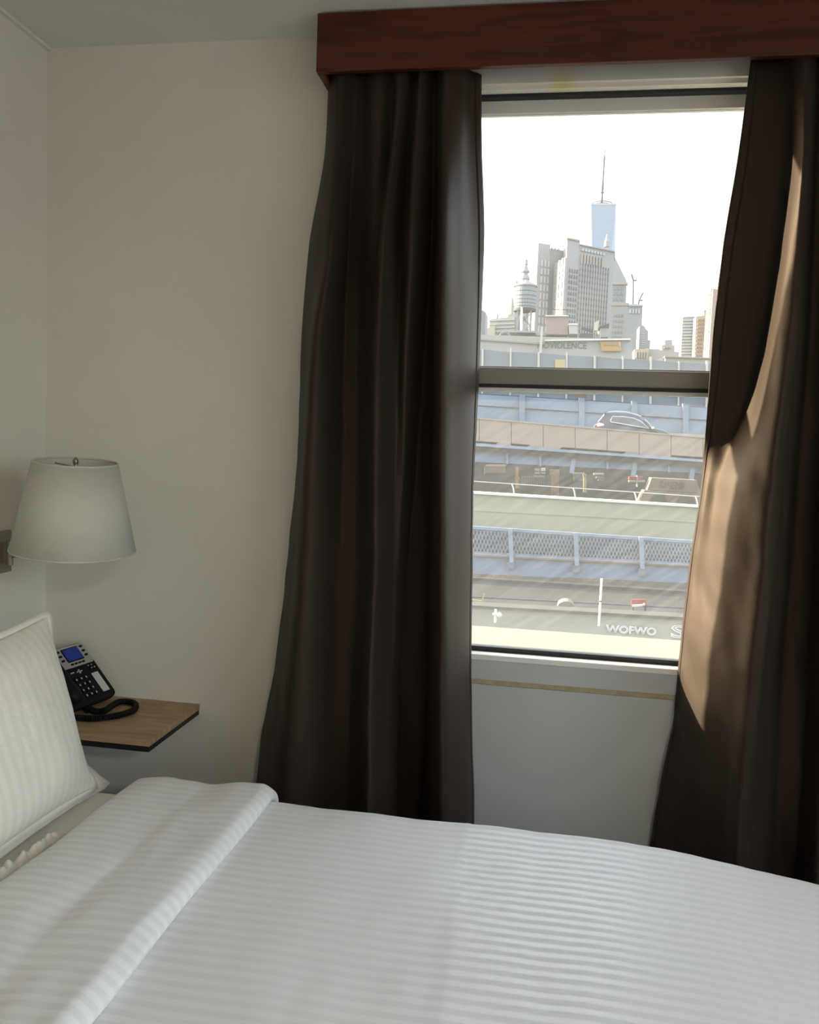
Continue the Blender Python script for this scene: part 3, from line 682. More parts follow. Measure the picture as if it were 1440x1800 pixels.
# ---- A: neighbouring roof with a parapet wall and spray-painted letters
roof = empty('flat_roof', W(1000, 1090, 22), 'dark asphalt flat roof below the window beyond the painted wall', 'roof')
za = -3.25
MB().box((-20, 17.3, za - .4), (26, 26.6, za)).build('roof_surface', m_asph, roof)
for i, (v, w_, m_) in enumerate(((1064, .10, m_dark), (1071, .05, m_conc), (1050, .05, m_dark))):
    a, b = WZ(828, v, za), WZ(1205, v + 20, za); d = (b - a)
    MB().bar(a - d * .8 + Vector((0, 0, .02)), b + d * .8 + Vector((0, 0, .02)), w_, .03).build('roof_seam', m_, roof)
wallA = empty('painted_wall', W(1000, 1130, 17), 'pale low parapet wall with white spray-painted letters below the window', 'wall')
tA, bA = ((828, 1068), (1204, 1090)), ((828, 1240), (1204, 1262))
MB().slab(quad(UL, UR, tA, bA, 17.0), .3).build('wall_face', m_gwall, wallA)
MB().slab(quad(UL, UR, ((828, 1064), (1204, 1085)), ((828, 1068.5), (1204, 1090.5)), 16.9), .5).build('coping', emat('wall_top', 150, 150, 140, k=.45), wallA)
text_mesh('painted_letters', 'WOFWO', 1064, 1112, 1154, 1118, 15, 16.99, m_inkw, wallA, .03, outline=.06)
text_mesh('painted_letters', 'S', 1178, 1121, 1207, 1123, 24, 16.99, m_inkw, wallA, .02, outline=.04)
pole = empty('roof_pole', W(1053, 1092, 16.6), 'thin white pole standing in front of the painted wall', 'pole')
MB().tube([W(1053, 1100, 16.6), W(1058, 1017, 16.6)], .026, 8).build('shaft', m_white, pole)
MB().tube([W(1054.8, 1057.5, 16.6), W(1054.9, 1055.5, 16.6)], .05, 8).build('collar', m_dark, pole)
sg = empty('red_sign', W(1123, 1072, 20.5), 'small red sign with a white mark on the dark roof', 'sign')
MB().slab(rect(1110, 1054, 1137, 1066, 20.5), .06).build('board', m_red, sg)
MB().bar(W(1112, 1065, 20.45), W(1130, 1063.5, 20.45), .05, .05).bar(W(1131.5, 1064, 20.45), W(1133, 1060.5, 20.45), .05, .05).build('white_mark', m_white, sg)
MB().bar(W(1113, 1066, 20.55), W(1113, 1078, 20.55), .05).build('leg', m_dark, sg); MB().bar(W(1134, 1066, 20.55), W(1134, 1079, 20.55), .05).build('leg', m_dark, sg)
vh = MB(); P = []
for k in range(11):
    a = math.pi * k / 10; P.append((995 - 15 * math.cos(a), 1070 - 13 * math.sin(a) ** .8))
v_ = [W(u, v, 19.5) for u, v in P]; n = len(v_)
vh.v += [tuple(p) for p in v_] + [tuple(p + Vector((0, .5, 0))) for p in v_]; vh.f += [tuple(range(n))[::-1], tuple(range(n, 2 * n))] + [(i, (i + 1) % n, n + (i + 1) % n, n + i) for i in range(n)]
ve = empty('roof_hood', W(995, 1078, 19.5), 'rounded pale vent hood on the dark roof', 'vent')
vh.build('hood', emat('hood_tan', 165, 160, 150), ve)
MB().slab(rect(983, 1069, 1009, 1078, 19.5), .45).build('curb', m_dark, ve)
vp = empty('vent_pipe', W(871, 1090, 16.6), 'small white vent pipe with a cap near the left curtain', 'pipe')
MB().tube([W(871, 1094, 16.6), W(871.5, 1071, 16.6)], .03, 8).build('pipe', m_white, vp)
MB().tube([W(866, 1080, 16.6), W(876, 1079.5, 16.6)], .035, 8).lathe(W(877.5, 1084, 16.6), [(.05, 0), (.07, .05), (.03, .1)], 10).build('cap', m_white, vp)
yb = empty('yellow_bracket', W(845, 1058, 20), 'thin yellow roof bracket beside the left curtain', 'bracket')
MB().bar(W(829, 1055, 20), W(848, 1057, 20), .04).bar(W(848, 1057, 20), W(851, 1043, 20), .04).build('rail', m_yel, yb)
MB().bar(W(830, 1055, 20), W(830, 1068, 20), .05).build('leg', m_dark, yb)

# ---- C: blue walkway with a lattice railing
YC = 28.0
wk = empty('lattice_walkway', W(1020, 1024, YC), 'blue steel walkway with a lattice railing below the pale wall', 'bridge')
rt, rb = ((832, 926), (1218, 951)), ((832, 972), (1218, 992))
gt, gb = ((832, 978), (1218, 997)), ((832, 1009), (1218, 1025))
MB().slab(quad(UL, UR, gt, gb, YC), .35).build('girder', m_blue, wk)
MB().slab(quad(UL, UR, ((832, 972), (1218, 992)), ((832, 975), (1218, 994.5)), YC - .1), .5).build('bottom_rail', m_blue2, wk)
MB().slab(quad(UL, UR, ((832, 975.5), (1218, 995)), ((832, 977.5), (1218, 997)), YC - .16), .6).build('deck_edge', m_rust, wk)
MB().slab(quad(UL, UR, ((832, 925), (1218, 950)), ((832, 930), (1218, 954.5)), YC - .06), .14).build('top_rail', m_blue2, wk)
for a, b in ((700, 905), (985, 1112)):
    c = MB()
    for k in range(26):
        u = a + (b - a) * k / 25; v = lerp2(gb, u)
        c.slab([W(u, v - .5, YC - .02), W(u + (b - a) / 27, v - .3, YC - .02), W(u + (b - a) / 27, v + 5 + 5 * noise.noise((u * .21, 0, 0)), YC - .02), W(u, v + 4 + 4 * noise.noise((u * .2, 3, 0)), YC - .02)], .1)
    c.build('rust_patch', m_rust, wk)
posts = [897 + 115 * k for k in range(-5, 8)]
for u in posts:
    tp_, bt_ = lerp2(rt, u), lerp2(gt, u) + 8
    pm = MB(); A, B, C_ = W(u, tp_ - 1, YC - .12), W(u + 2, lerp2(rb, u), YC - .16), W(u + 2.5, bt_, YC - .22)
    pm.bar(A, B, .16, .14).bar(B, C_, .15, .14); po = pm.build('railing_post', m_blue2, wk)
    MB().box(C_ + Vector((-.14, -.05, -.22)), C_ + Vector((.10, .2, .02))).build('bracket', emat('bracket_grey', 150, 162, 170), po)
for i in range(len(posts) - 1):
    u0, u1 = posts[i] + 5, posts[i + 1] - 4; c = MB(); nd = 17
    lt = ((832, 931), (1218, 955.5)); lb = rb
    def LP(a, b_):
        u = u0 + (u1 - u0) * a; return W(u, lerp2(lt, u) + (lerp2(lb, u) - lerp2(lt, u)) * b_, YC)
    sp_n = 2.6
    for k in range(-3, nd + 1):
        for sg_ in (0, 1):
            a0, a1 = k / nd, (k + sp_n) / nd; b0, b1 = 0, 1
            if a0 < 0: b0 = -a0 / (a1 - a0); a0 = 0
            if a1 > 1: b1 = b0 + (1 - b0) * (1 - a0) / (a1 - a0) if a1 > a0 else b1; a1 = 1
            if b1 - b0 < .05: continue
            p0, p1 = (LP(a0, b0), LP(a1, b1)) if sg_ else (LP(a0, 1 - b0), LP(a1, 1 - b1))
            c.bar(p0 + Vector((0, .03 * sg_, 0)), p1 + Vector((0, .03 * sg_, 0)), .03, .042)
    c.build('lattice_panel', m_blue2, wk)
MB().slab(quad(UL, UR, ((832, 930), (1218, 955)), ((832, 985), (1218, 1004)), YC + .55), .1).build('backing', emat('lattice_backing', 120, 132, 146, k=.7, var=.06), wk)
MB().box((W(UL, 1010, YC).x, YC + .3, -3.9), (W(UR, 1010, YC).x, YC + 3.5, -3.4)).build('walkway_deck', m_dark, wk)

# ---- D: pale wall with a pipe railing on top
YD = 32.0
wd = empty('parapet_wall', W(1030, 950, YD), 'long pale grey-green concrete wall with pipe railing beyond the lattice', 'wall')
dt = ((832, 868), (1232, 893))
MB().slab(quad(UL, UR, dt, ((832, 1010), (1232, 1035)), YD), .4).build('wall_face', m_conc, wd)
MB().slab(quad(UL, UR, ((832, 864.5), (1232, 889)), ((832, 868), (1232, 892.5)), YD - .12), .7).build('coping', m_white, wd)
MB().slab(quad(UL, UR, ((832, 896), (1232, 917)), ((832, 898), (1232, 919)), YD - .03), .1).build('ledge_band', m_conc, wd)
MB().tube([W(UL, lerp2(((832, 846), (1232, 873)), UL), YD + .2), W(UR, lerp2(((832, 846), (1232, 873)), UR), YD + .2)], .02, 8).build('pipe_rail', m_post, wd)
for u in [903 + 107.6 * k for k in range(-5, 9)]:
    v0 = lerp2(((832, 846), (1232, 873)), u); v1 = lerp2(dt, u)
    MB().tube([W(u - 3, v0, YD + .2), W(u - 1, v0 + 5, YD + .12), W(u + .5, v0 + 12, YD + .1), W(u + 1, v1 - 2, YD + .1)], .03, 6).build('rail_post', m_post, wd)

# ---- E: raised roadway
YE = 40.0
br = empty('bridge_roadway', W(1040, 815, YE), 'raised bridge roadway with tan parapet panels and blue girders', 'bridge')
et, eb = ((838, 736), (1239, 770)), ((837, 779), (1238, 808))
js = [786.5 + 56.2 * k for k in range(-10, 20)]
for a, b in zip(js[:-1], js[1:]):
    MB().slab(quad(a + .5, b - .5, et, eb, YE), .25).build('parapet_panel', m_tan, br)
MB().slab(quad(UL, UR, ((838, 734), (1239, 768)), ((838, 736.2), (1239, 770.2)), YE - .06), .37).build('parapet_cap', emat('cap_concrete', 205, 195, 182), br)
MB().slab(quad(UL, UR, ((838, 738), (1239, 772)), ((838, 782), (1239, 810)), YE + .22), .1).build('parapet_core', m_dark, br)
MB().slab(quad(UL, UR, ((838, 779), (1239, 808)), ((838, 784), (1239, 812.5)), YE - .25), 1.0).build('deck_edge', m_blue2, br)
MB().slab(quad(UL, UR, ((838, 785), (1239, 813)), ((838, 789), (1239, 817)), YE + .05), .6).build('lower_flange', m_dark, br)
MB().slab(quad(UL, UR, ((838, 790), (1239, 818)), ((838, 812), (1239, 832)), YE + .4), .3).build('edge_girder', m_blue, br)
for u in (335, 445, 555, 668, 785, 892, 950, 1010, 1068, 1118, 1176, 1220, 1290, 1400, 1510, 1620):
    v0, v1 = lerp2(((838, 788), (1239, 816)), u), lerp2(((838, 813), (1239, 833)), u)
    big = u in (335, 555, 785, 1010, 1118, 1220, 1400, 1620)
    MB().bar(W(u, v0, YE + .3), W(u - (5 if big else 0), v1 + (10 if big else 0), YE + .3), .22 if big else .10, .15).build('girder_stiffener', m_blue2, br)
# deck, sloping like the parapet
dl, dr = W(UL, lerp2(eb, UL) - 4, YE), W(UR, lerp2(eb, UR) - 4, YE)
MB().hexa([dl + Vector((0, 0, -.5)), dr + Vector((0, 0, -.5)), dr + Vector((0, 9, -.5)), dl + Vector((0, 9, -.5)), dl, dr, dr + Vector((0, 9, 0)), dl + Vector((0, 9, 0))]).build('road_deck', emat('deck_asphalt', 120, 125, 128, k=.45), br)
YG = 47.5
bt_, bb_ = ((838, 693), (1245, 717)), ((838, 741), (1245, 764))
MB().slab(quad(UL, UR, bt_, bb_, YG), .3).build('back_girder', m_blue2, br)
MB().slab(quad(UL, UR, ((838, 712), (1245, 738)), ((838, 713.2), (1245, 739.4)), YG - .08), .1).build('girder_seam', m_dark, br)
for u in (288, 393, 498, 603, 708, 813, 918, 1023, 1116, 1206, 1300, 1395, 1490, 1585, 1680):
    MB().slab(quad(u - 5, u + 5, ((838, 689), (1245, 712)), bb_, YG - .18), .4).build('girder_post', m_blue2, br)
# fence along the far side of the roadway
YF = 52.0
fe = empty('screened_fence', W(1040, 715, YF), 'tall chain-link fence with grey screens and pale posts behind the roadway', 'fence')
ft, fb = ((849, 614), (1242, 638)), ((849, 694), (1242, 722))
fp = [849 + 49.3 * k for k in range(-12, 21)]
for k, u in enumerate(fp):
    h = (5, 0, 4, 0, 6, 1, 4, 0, 3)[k % 9]
    MB().bar(W(u - .4, lerp2(ft, u) - h, YF), W(u - 1.4, lerp2(fb, u), YF), .10 if k % 2 else .13).build('fence_post', m_post, fe)
for a, b in zip(fp[:-1], fp[1:]):
    s_ = 1.5 * math.sin(a * .7)
    q_ = [W(a + 1.2, lerp2(ft, a) + 1 + s_, YF + .06), W(b - 1.2, lerp2(ft, b) + 1.5 - s_, YF + .06), W(b - 2, lerp2(fb, b), YF + .06), W(a + .4, lerp2(fb, a), YF + .06)]
    MB().slab(q_, .04).build('screen_panel', m_screen, fe)
MB().slab(rect(976, 632, 994, 652, YF - .1), .04).build('cream_notice', m_yel, fe)
MB().slab(rect(1012, 692, 1030, 699, YF - .1), .04).build('red_notice', m_rust, fe)
MB().slab(quad(UL, UR, ((849, 692), (1242, 716)), ((849, 702), (1242, 728)), YF - .3), .3).build('kerb', m_dark, fe)

# ---- the car on the roadway
YV = 41.6
m_car = emat('navy_car_paint', 92, 100, 165, k=.3, rough=.35, var=.02, spec=.5)
m_cgl = emat('car_glass', 128, 142, 152, k=.5, rough=.1, var=.02, spec=.5)
m_chr = emat('chrome_trim', 235, 245, 248, k=1.3, rough=.3)
car = empty('car', W(1112, 792, YV), 'dark blue estate car driving on the raised roadway', 'car')
def zc(x, y): return (1030 + x * .1528, 680 + y * .1528)
CP = [(100, 470), (112, 425), (150, 400), (225, 306), (262, 296), (330, 292), (470, 300), (590, 330), (680, 380), (765, 470), (880, 500), (985, 545), (1040, 600), (1050, 680), (1030, 710), (90, 640), (88, 560)]
def car_ring(pts, y0, y1, shr):
    top = 292
    P0, P1 = [], []
    for x, y in pts:
        u, v = zc(x, y); f = max(0, min(1, (480 - y) / 190)) * shr
        a = W(u, v, YV); P0.append(Vector((a.x, y0 + f, a.z))); P1.append(Vector((a.x, y1 - f, a.z)))
    n = len(P0); m = MB(); m.v = [tuple(p) for p in P0 + P1]
    m.f = [tuple(range(n))[::-1], tuple(range(n, 2 * n))] + [(i, (i + 1) % n, n + (i + 1) % n, n + i) for i in range(n)]
    return m
car_ring(CP, YV, YV + 1.8, .22).build('body', m_car, car, bevel=.04)
WP = [(285, 385), (310, 340), (430, 342), (560, 362), (640, 400), (725, 480), (600, 458), (440, 430), (290, 405)]
def car_plate(pts, off, t_, m, name, par):
    A = []
    for x, y in pts:
        u, v = zc(x, y); f = max(0, min(1, (480 - y) / 190)) * .22; a = W(u, v, YV); A.append(Vector((a.x, YV + f - off, a.z)))
    n = len(A); b = MB(); b.v = [tuple(p) for p in A] + [tuple(p + Vector((0, t_, 0))) for p in A]
    b.f = [tuple(range(n)), tuple(range(n, 2 * n))[::-1]] + [(i, (i + 1) % n, n + (i + 1) % n, n + i) for i in range(n)]
    return b.build(name, m, par), A
wo, A = car_plate(WP, .03, .03, m_cgl, 'side_window', car)
MB().tube(A + [A[0]], .028, 6).build('window_trim', m_chr, wo)
rr_ = [W(*zc(x, y), YV + .25) for x, y in ((262, 290), (340, 282), (470, 290), (590, 322), (640, 345))]
MB().tube(rr_, .03, 6).build('roof_rail', m_chr, car)
MB().tube([W(*zc(x, y), YV + .12) for x, y in ((680, 372), (730, 425), (768, 480))], .025, 6).build('pillar_trim', m_chr, car)
car_plate([(118, 432), (150, 412), (200, 425), (210, 442), (140, 455)], .05, .06, mat('lit_tail_light', (.9, .12, .12), .4, emit=2.2), 'tail_light', car)
MB().bar(W(*zc(205, 312), YV + .5), W(*zc(230, 300), YV + .5), .9, .06).build('spoiler', m_car, car)
MB().bar(W(*zc(148, 400), YV + .15), W(*zc(222, 312), YV + .28), .05, .05).build('rear_pillar_trim', m_chr, car)
MB().lathe(W(*zc(770, 478), YV - .1), [(.03, -.05), (.08, -.02), (.08, .06), (.03, .09)], 10).build('mirror', m_chr, car)
for x in (260, 880):
    for y in (.02, 1.62):
        c = W(*zc(x, 640), YV); MB().lathe((c.x, YV + y, c.z - .02), [(.30, 0), (.33, .03), (.33, .15), (.30, .18)], 18, axis=(0, 1, 0)).build('wheel', m_dark, car)

# ---- F: street under the roadway, with small lit things
YS = 57.0
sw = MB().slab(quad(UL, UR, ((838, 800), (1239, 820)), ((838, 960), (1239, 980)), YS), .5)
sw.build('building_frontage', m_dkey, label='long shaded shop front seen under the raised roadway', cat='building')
def small(name, parts, label, cat, Y):
    us = [p[0] for p in parts]; e = empty(name, W(us[0], parts[0][3], Y), label, cat)
    for i, (u0, v0, u1, v1, m_, nm) in enumerate(parts): MB().slab(rect(u0, v0, u1, v1, Y - .02 * i), .5).build(nm, m_, e)
    return e
m_tan2 = emat('tan_board', 200, 175, 150, var=.12, scale=1)
m_cream = emat('cream_board', 232, 222, 205, var=.08)
small('shop_sign', [(852, 818, 888, 831, m_tan2, 'board'), (855, 817, 889, 820, m_cream, 'top_band'), (851, 822, 853, 833, m_cream, 'edge')], 'cream shop sign board at the far left under the roadway', 'sign', 55)
small('street_column', [(906.5, 821, 911.5, 858, m_orange, 'shaft'), (905, 840, 913, 842, m_tan2, 'band'), (906, 856, 913, 858, m_tan2, 'foot')], 'slim orange street column under the roadway', 'column', 54)
small('brick_pier', [(966, 826, 984, 834, m_tan2, 'cap'), (969, 834, 983, 880, emat('tan_brick', 192, 160, 130, var=.2, scale=2), 'shaft')], 'stout tan brick pier under the roadway', 'pier', 54)
small('street_column', [(1026, 836, 1031, 866, m_yel, 'shaft'), (1025, 834, 1032, 837, m_orange, 'cap')], 'yellow street column right of the brick pier', 'column', 54)
small('shop_window', [(1008, 832, 1027, 845, m_screen, 'pane'), (1007, 831, 1028, 833, m_cream, 'head'), (1008.5, 838, 1010, 846, m_yel, 'mullion')], 'grey shop window between the brick pier and the yellow column', 'window', 56)
small('lit_window', [(940, 824, 949, 828, m_cream, 'upper_pane'), (951, 823, 959, 828, m_white, 'upper_pane'), (940, 830, 949, 833, m_cream, 'lower_pane'), (951, 830, 959, 833, m_cream, 'lower_pane'), (938, 836, 958, 839, m_cream, 'sill')], 'group of small bright panes left of the brick pier', 'window', 56)
e = empty('iron_fence', W(935, 858, 55.5), 'low fence of thin bars left of the brick pier under the roadway', 'fence')
for k in range(12): MB().bar(W(918 + k * 3.4, 836 + k * .1, 55.5), W(918 + k * 3.4, 853 + k * .1, 55.5), .04).build('bar', m_screen, e)
MB().bar(W(916, 838, 55.5), W(958, 839, 55.5), .05).build('rail', m_screen, e)
small('street_sign', [(1106, 838, 1130, 843, m_red, 'red_band'), (1106, 844.5, 1134, 847.5, m_cream, 'white_band'), (1120, 836, 1121.5, 856, m_cream, 'post')], 'red and white sign on a post under the roadway', 'sign', 54)
small('awning', [(1044, 832, 1062, 835, m_cream, 'slat'), (1048, 838, 1062, 841, m_screen, 'slat'), (1052, 843, 1061, 845, m_screen, 'slat')], 'small pale slatted awning under the roadway', 'awning', 55)
tg = empty('tagged_shed', W(1185, 880, 53), 'tan boarded shed with dark scribbled tag beside the right curtain', 'shed')
m_shed = emat('shed_tan', 196, 178, 158, var=.06)
tq_ = [W(1146, 840, 53), W(1225, 844, 53), W(1232, 866, 53), W(1138, 861, 53)]
MB().slab(tq_, 1.5).build('front_board', m_shed, tg)
MB().slab([W(1133, 862, 52.8), W(1240, 868, 52.8), W(1250, 905, 52.8), W(1115, 900, 52.8)], 1.7).build('lower_board', m_shed, tg)
for a, b in ((1140, 1176), (1188, 1224)): MB().slab([W(a + 9, 869, 52.75), W(b - 8, 870, 52.75), W(b + 3, 895, 52.75), W(a - 6, 893, 52.75)], .1).build('opening', m_dkey, tg)
text_mesh('scribbled_tag', 'ASHEMB', 1157, 858, 1203, 861, 13, 52.98, m_ink, tg, .03, shear=.25)

# ---- G: low building with lettering on its wall
YH = 75.0
hb = empty('low_building', W(1000, 640, YH), 'pale low roof building with painted lettering and orange sign', 'building')
m_facade = emat('pale_facade', 218, 220, 212, var=.04, scale=.3)
MB().slab([W(400, 574, YH), W(1112, 597, YH), W(1112, 720, YH), W(400, 715, YH)], 9).build('wall', m_facade, hb)
MB().slab([W(400, 563.5, YH - .2), W(957, 603.5, YH - .2), W(957, 606, YH - .2), W(400, 566.4, YH - .2)], .5).build('left_coping', m_cop, hb)
MB().slab([W(958, 597, YH - .4), W(1109, 594.5, YH - .4), W(1109, 597.5, YH - .4), W(958, 599.5, YH - .4)], .8).build('roof_edge', m_white, hb)
MB().bar(W(953, 575, YH - .5), W(949, 640, YH - .5), .22).build('pipe', m_post, hb)
text_mesh('painted_letters', 'NOVIOLENCE', 945, 612, 1031, 613, 11, YH - .02, m_ink, hb, .05)
sgn = MB().slab([W(1055, 601, YH - .3), W(1092, 600.5, YH - .3), W(1092, 617, YH - .3), W(1058, 617, YH - .3)], .2).build('orange_sign', m_orange, hb)
MB().slab(rect(1062, 603, 1086, 607, YH - .35), .05).build('sign_band', m_tan2, sgn); MB().slab(rect(1088, 601, 1091.5, 609, YH - .35), .05).build('sign_edge', m_yel, sgn)
# things on its roof
ROOFZ = max(W(400, 574, YH).z, W(1112, 597, YH).z) + .02
def blockq(u0, v0, u1, v1, Y, d):
    q = rect(u0, v0, u1, v1, Y)
    if v1 >= 597: q[2].z = q[3].z = ROOFZ           # stands on the roof
    return MB().slab(q, d)
rb_ = empty('brick_bulkhead', W(978, 600, 77), 'red-brown brick bulkhead with railing on the low roof', 'bulkhead')
blockq(959.5, 555.5, 998, 600, 77, 4).build('walls', emat('red_brown_brick', 205, 182, 176, var=.06, scale=1), rb_)
blockq(958.5, 554, 999, 556, 76.8, 4.4).build('roof_edge', m_white, rb_)
rl = MB()
for u in (964, 970, 981, 997): rl.bar(W(u, 543, 77), W(u, 555, 77), .06)
rl.bar(W(964, 543.5, 77), W(997, 544.5, 77), .06); rl.build('railing', m_dark, rb_)
wb = empty('white_bulkhead', W(1007, 598, 76.5), 'small white bulkhead with round vent on the low roof', 'bulkhead')
blockq(1000, 570, 1015, 600, 76.5, 3).build('walls', emat('white_render', 232, 232, 228, var=.03), wb)
blockq(999.5, 568.5, 1016, 571, 76.4, 3.3).build('roof_edge', m_white, wb)
MB().lathe(W(1006, 579, 76.48), [(.14, -.08), (.14, 0)], 14, axis=(0, 1, 0)).build('vent', m_dark, wb)
bl = empty('billboard', W(1050, 596, 76.5), 'narrow cream billboard standing on the low roof', 'billboard')
MB().slab([W(1046, 566, 76.5), W(1053, 563, 76.5), W(1051, 581, 76.5), W(1045, 581, 76.5)], .5).build('board', emat('billboard_cream', 250, 236, 205, k=1.1), bl)
blockq(1050, 582, 1053.5, 597, 76.4, .5).build('post', m_white, bl); blockq(1046, 583, 1048, 597, 76.6, .4).build('post', m_cream, bl)
ph_ = empty('pyramid_hood', W(1064, 597, 78), 'small dark pitched hood on the low roof beside the billboard', 'hood')
hm = MB(); a, b, c, d = W(1054, 575.5, 78), W(1072, 574, 78), W(1070, 568, 78.6), W(1070, 578, 78)
hm.slab([W(1054, 574, 78), W(1071, 568, 78), W(1071, 575, 78), W(1054, 575.5, 78)], 2).build('hood', m_dark, ph_)
blockq(1056, 575, 1069, 600, 78.2, 1.6).build('base', m_facade, ph_)
gp = empty('roof_shed', W(900, 605, 74), 'long grey roof shed with faint arched marking left of the bulkheads', 'shed')
blockq(872, 581, 941, 599, 76, 3).build('walls', emat('shed_grey', 205, 210, 212, var=.1, scale=.8), gp)
arc = [W(888 - 10 * math.cos(math.pi * k / 10), 596 - 12 * math.sin(math.pi * k / 10), 75.9) for k in range(11)]; MB().tube(arc, .12, 5).build('arched_mark', m_screen, gp)
blockq(941, 583, 985, 602, 78, 3).build('annex', emat('annex_grey', 205, 210, 216), gp)
# pipes and ducts clutter
dc = empty('roof_ducts', W(1028, 596, 77), 'low grey duct and pipe run between white bulkhead and billboard', 'duct')
MB().bar(W(1022, 577, 77), W(1043, 582, 77), .25).bar(W(1020, 590, 77), W(1043, 591, 77), .4).build('duct', m_dark, dc)
MB().bar(W(1024, 577, 77), W(1024, 597, 77), .12).build('leg', m_screen, dc); MB().bar(W(1038, 580, 77), W(1038, 597, 77), .12).build('leg', m_screen, dc)

# water tank
YT = 82.0
wt = empty('water_tank', W(921, 600, YT), 'round wooden rooftop water tank with conical roof on legs', 'water tank')
pc = W(922, 540, YT); sc_ = (W(941, 520, YT) - W(903, 520, YT)).length / 2; hh = W(922, 500, YT).z - pc.z
m_tank = emat('tank_wood', 182, 192, 200, var=.15, scale=1.5, stretch=(4, 4, .3))
ctr = Vector((pc.x, YT + sc_, pc.z))
for k in range(24):
    a0, a1 = 2 * math.pi * k / 24, 2 * math.pi * (k + .94) / 24
    st = MB(); r0, r1 = sc_, sc_ * .94
    A = [ctr + Vector((math.cos(a) * r, math.sin(a) * r, 0)) for a, r in ((a0, r0), (a1, r0), (a1, r1), (a0, r1))]
    st.hexa(A + [p + Vector((0, 0, hh)) for p in A]).build('stave', m_tank, wt)
for f in (.08, .22, .38, .55, .75): MB().lathe(ctr + Vector((0, 0, hh * f)), [(sc_ * 1.015, -.03), (sc_ * 1.03, 0), (sc_ * 1.015, .03)], 24, False).build('hoop', m_dark, wt)
MB().lathe(ctr + Vector((0, 0, hh)), [(sc_ * 1.12, -.05), (sc_ * 1.12, .06), (.05, sc_ * .62)], 24).build('conical_roof', emat('tank_roof', 208, 200, 196), wt)
MB().lathe(ctr, [(sc_ * 1.05, -.25), (sc_ * 1.05, 0)], 24).build('platform', m_dark, wt)
zl = ROOFZ
for sx in (-1, 1):
    for sy in (-1, 1):
        a = ctr + Vector((sx * sc_ * .62, sy * sc_ * .62, -.25)); MB().bar(a, Vector((a.x, a.y, zl)), .16).build('leg', m_tank, wt)
for sy in (-1, 1):
    for s_ in (-1, 1):
        for z0, z1 in ((-.25, -1.7), (-1.7, zl - ctr.z)):
            MB().bar(ctr + Vector((s_ * sc_ * .62, sy * sc_ * .62, z0)), ctr + Vector((-s_ * sc_ * .62, sy * sc_ * .62, z1)), .08).build('brace', m_screen, wt)
MB().tube([W(917.5, 540, YT), Vector((W(916.5, 600, YT).x, YT, zl))], .12, 8).build('riser_pipe', m_white, wt)

# ---- far skyline
m_stone = emat('grey_stone', 212, 213, 214, var=.03, scale=.03)
m_stone2 = emat('cream_stone', 225, 216, 206, var=.03, scale=.03)
m_win = emat('far_window', 180, 190, 198, var=.05, scale=.1)
m_winl = emat('far_window_bright', 226, 236, 240, k=1.2, var=.05, scale=.1)
def blk(corners, vtop, zbot=GZ):
    """corners: (u, Y) front-left ... seen outline, first the one whose roof pixel is vtop"""
    u0, Y0 = corners[0]; z = W(u0, vtop, Y0).z
    P = [W(u, vtop, Y) for u, Y in corners]
    return [(p.x, p.y) for p in P], z
def tower(corners, vtop, m, name, parent, zbot=GZ):
    P, z = blk(corners, vtop)
    A = sum(P[i][0] * P[(i + 1) % len(P)][1] - P[(i + 1) % len(P)][0] * P[i][1] for i in range(len(P)))
    if A < 0: P = P[::-1]
    return MB().prism(P, zbot, z).build(name, m, parent)
def grid_windows(a, b, v0, v1, nc, nr, fw, fh, m, name, parent, proud=.4):
    """windows on the face from a=(u,Y) to b=(u,Y), rows between v0 and v1 (at a)"""
    A, B = W(a[0], v0, a[1]), W(b[0], v0, b[1]); z0, z1 = W(a[0], v0, a[1]).z, W(a[0], v1, a[1]).z
    d = Vector((B.x - A.x, B.y - A.y, 0)); nrm = Vector((d.y, -d.x, 0)).normalized()
    if nrm.y > 0: nrm = -nrm
    mb = MB()
    for i in range(nc):
        for j in range(nr):
            c0 = Vector((A.x, A.y, 0)) + d * ((i + .5 - fw / 2) / nc); c1 = Vector((A.x, A.y, 0)) + d * ((i + .5 + fw / 2) / nc)
            zt = z0 + (z1 - z0) * (j + .5 - fh / 2) / nr; zb = z0 + (z1 - z0) * (j + .5 + fh / 2) / nr
            q = [c0 + Vector((0, 0, zt)), c1 + Vector((0, 0, zt)), c1 + Vector((0, 0, zb)), c0 + Vector((0, 0, zb))]
            mb.slab([p + nrm * proud for p in q], proud * 2, -nrm)
    o = mb.build(name, m, parent); o['kind'] = 'stuff'; return o
def piers(a, b, v0, v1, n, w, m, parent, proud=.5):
    A, B = W(a[0], v0, a[1]), W(b[0], v0, b[1]); z0, z1 = A.z, W(a[0], v1, a[1]).z
    d = Vector((B.x - A.x, B.y - A.y, 0)); nrm = Vector((d.y, -d.x, 0)).normalized(); nrm = nrm if nrm.y < 0 else -nrm
    mb = MB()
    for i in range(n):
        c0 = Vector((A.x, A.y, 0)) + d * ((i + .5 - w / 2) / n); c1 = Vector((A.x, A.y, 0)) + d * ((i + .5 + w / 2) / n)
        q = [c0 + Vector((0, 0, z0)), c1 + Vector((0, 0, z0)), c1 + Vector((0, 0, z1)), c0 + Vector((0, 0, z1))]
        mb.slab([p + nrm * proud for p in q], proud * 2, -nrm)
    o = mb.build('piers', m, parent); o['kind'] = 'stuff'; return o

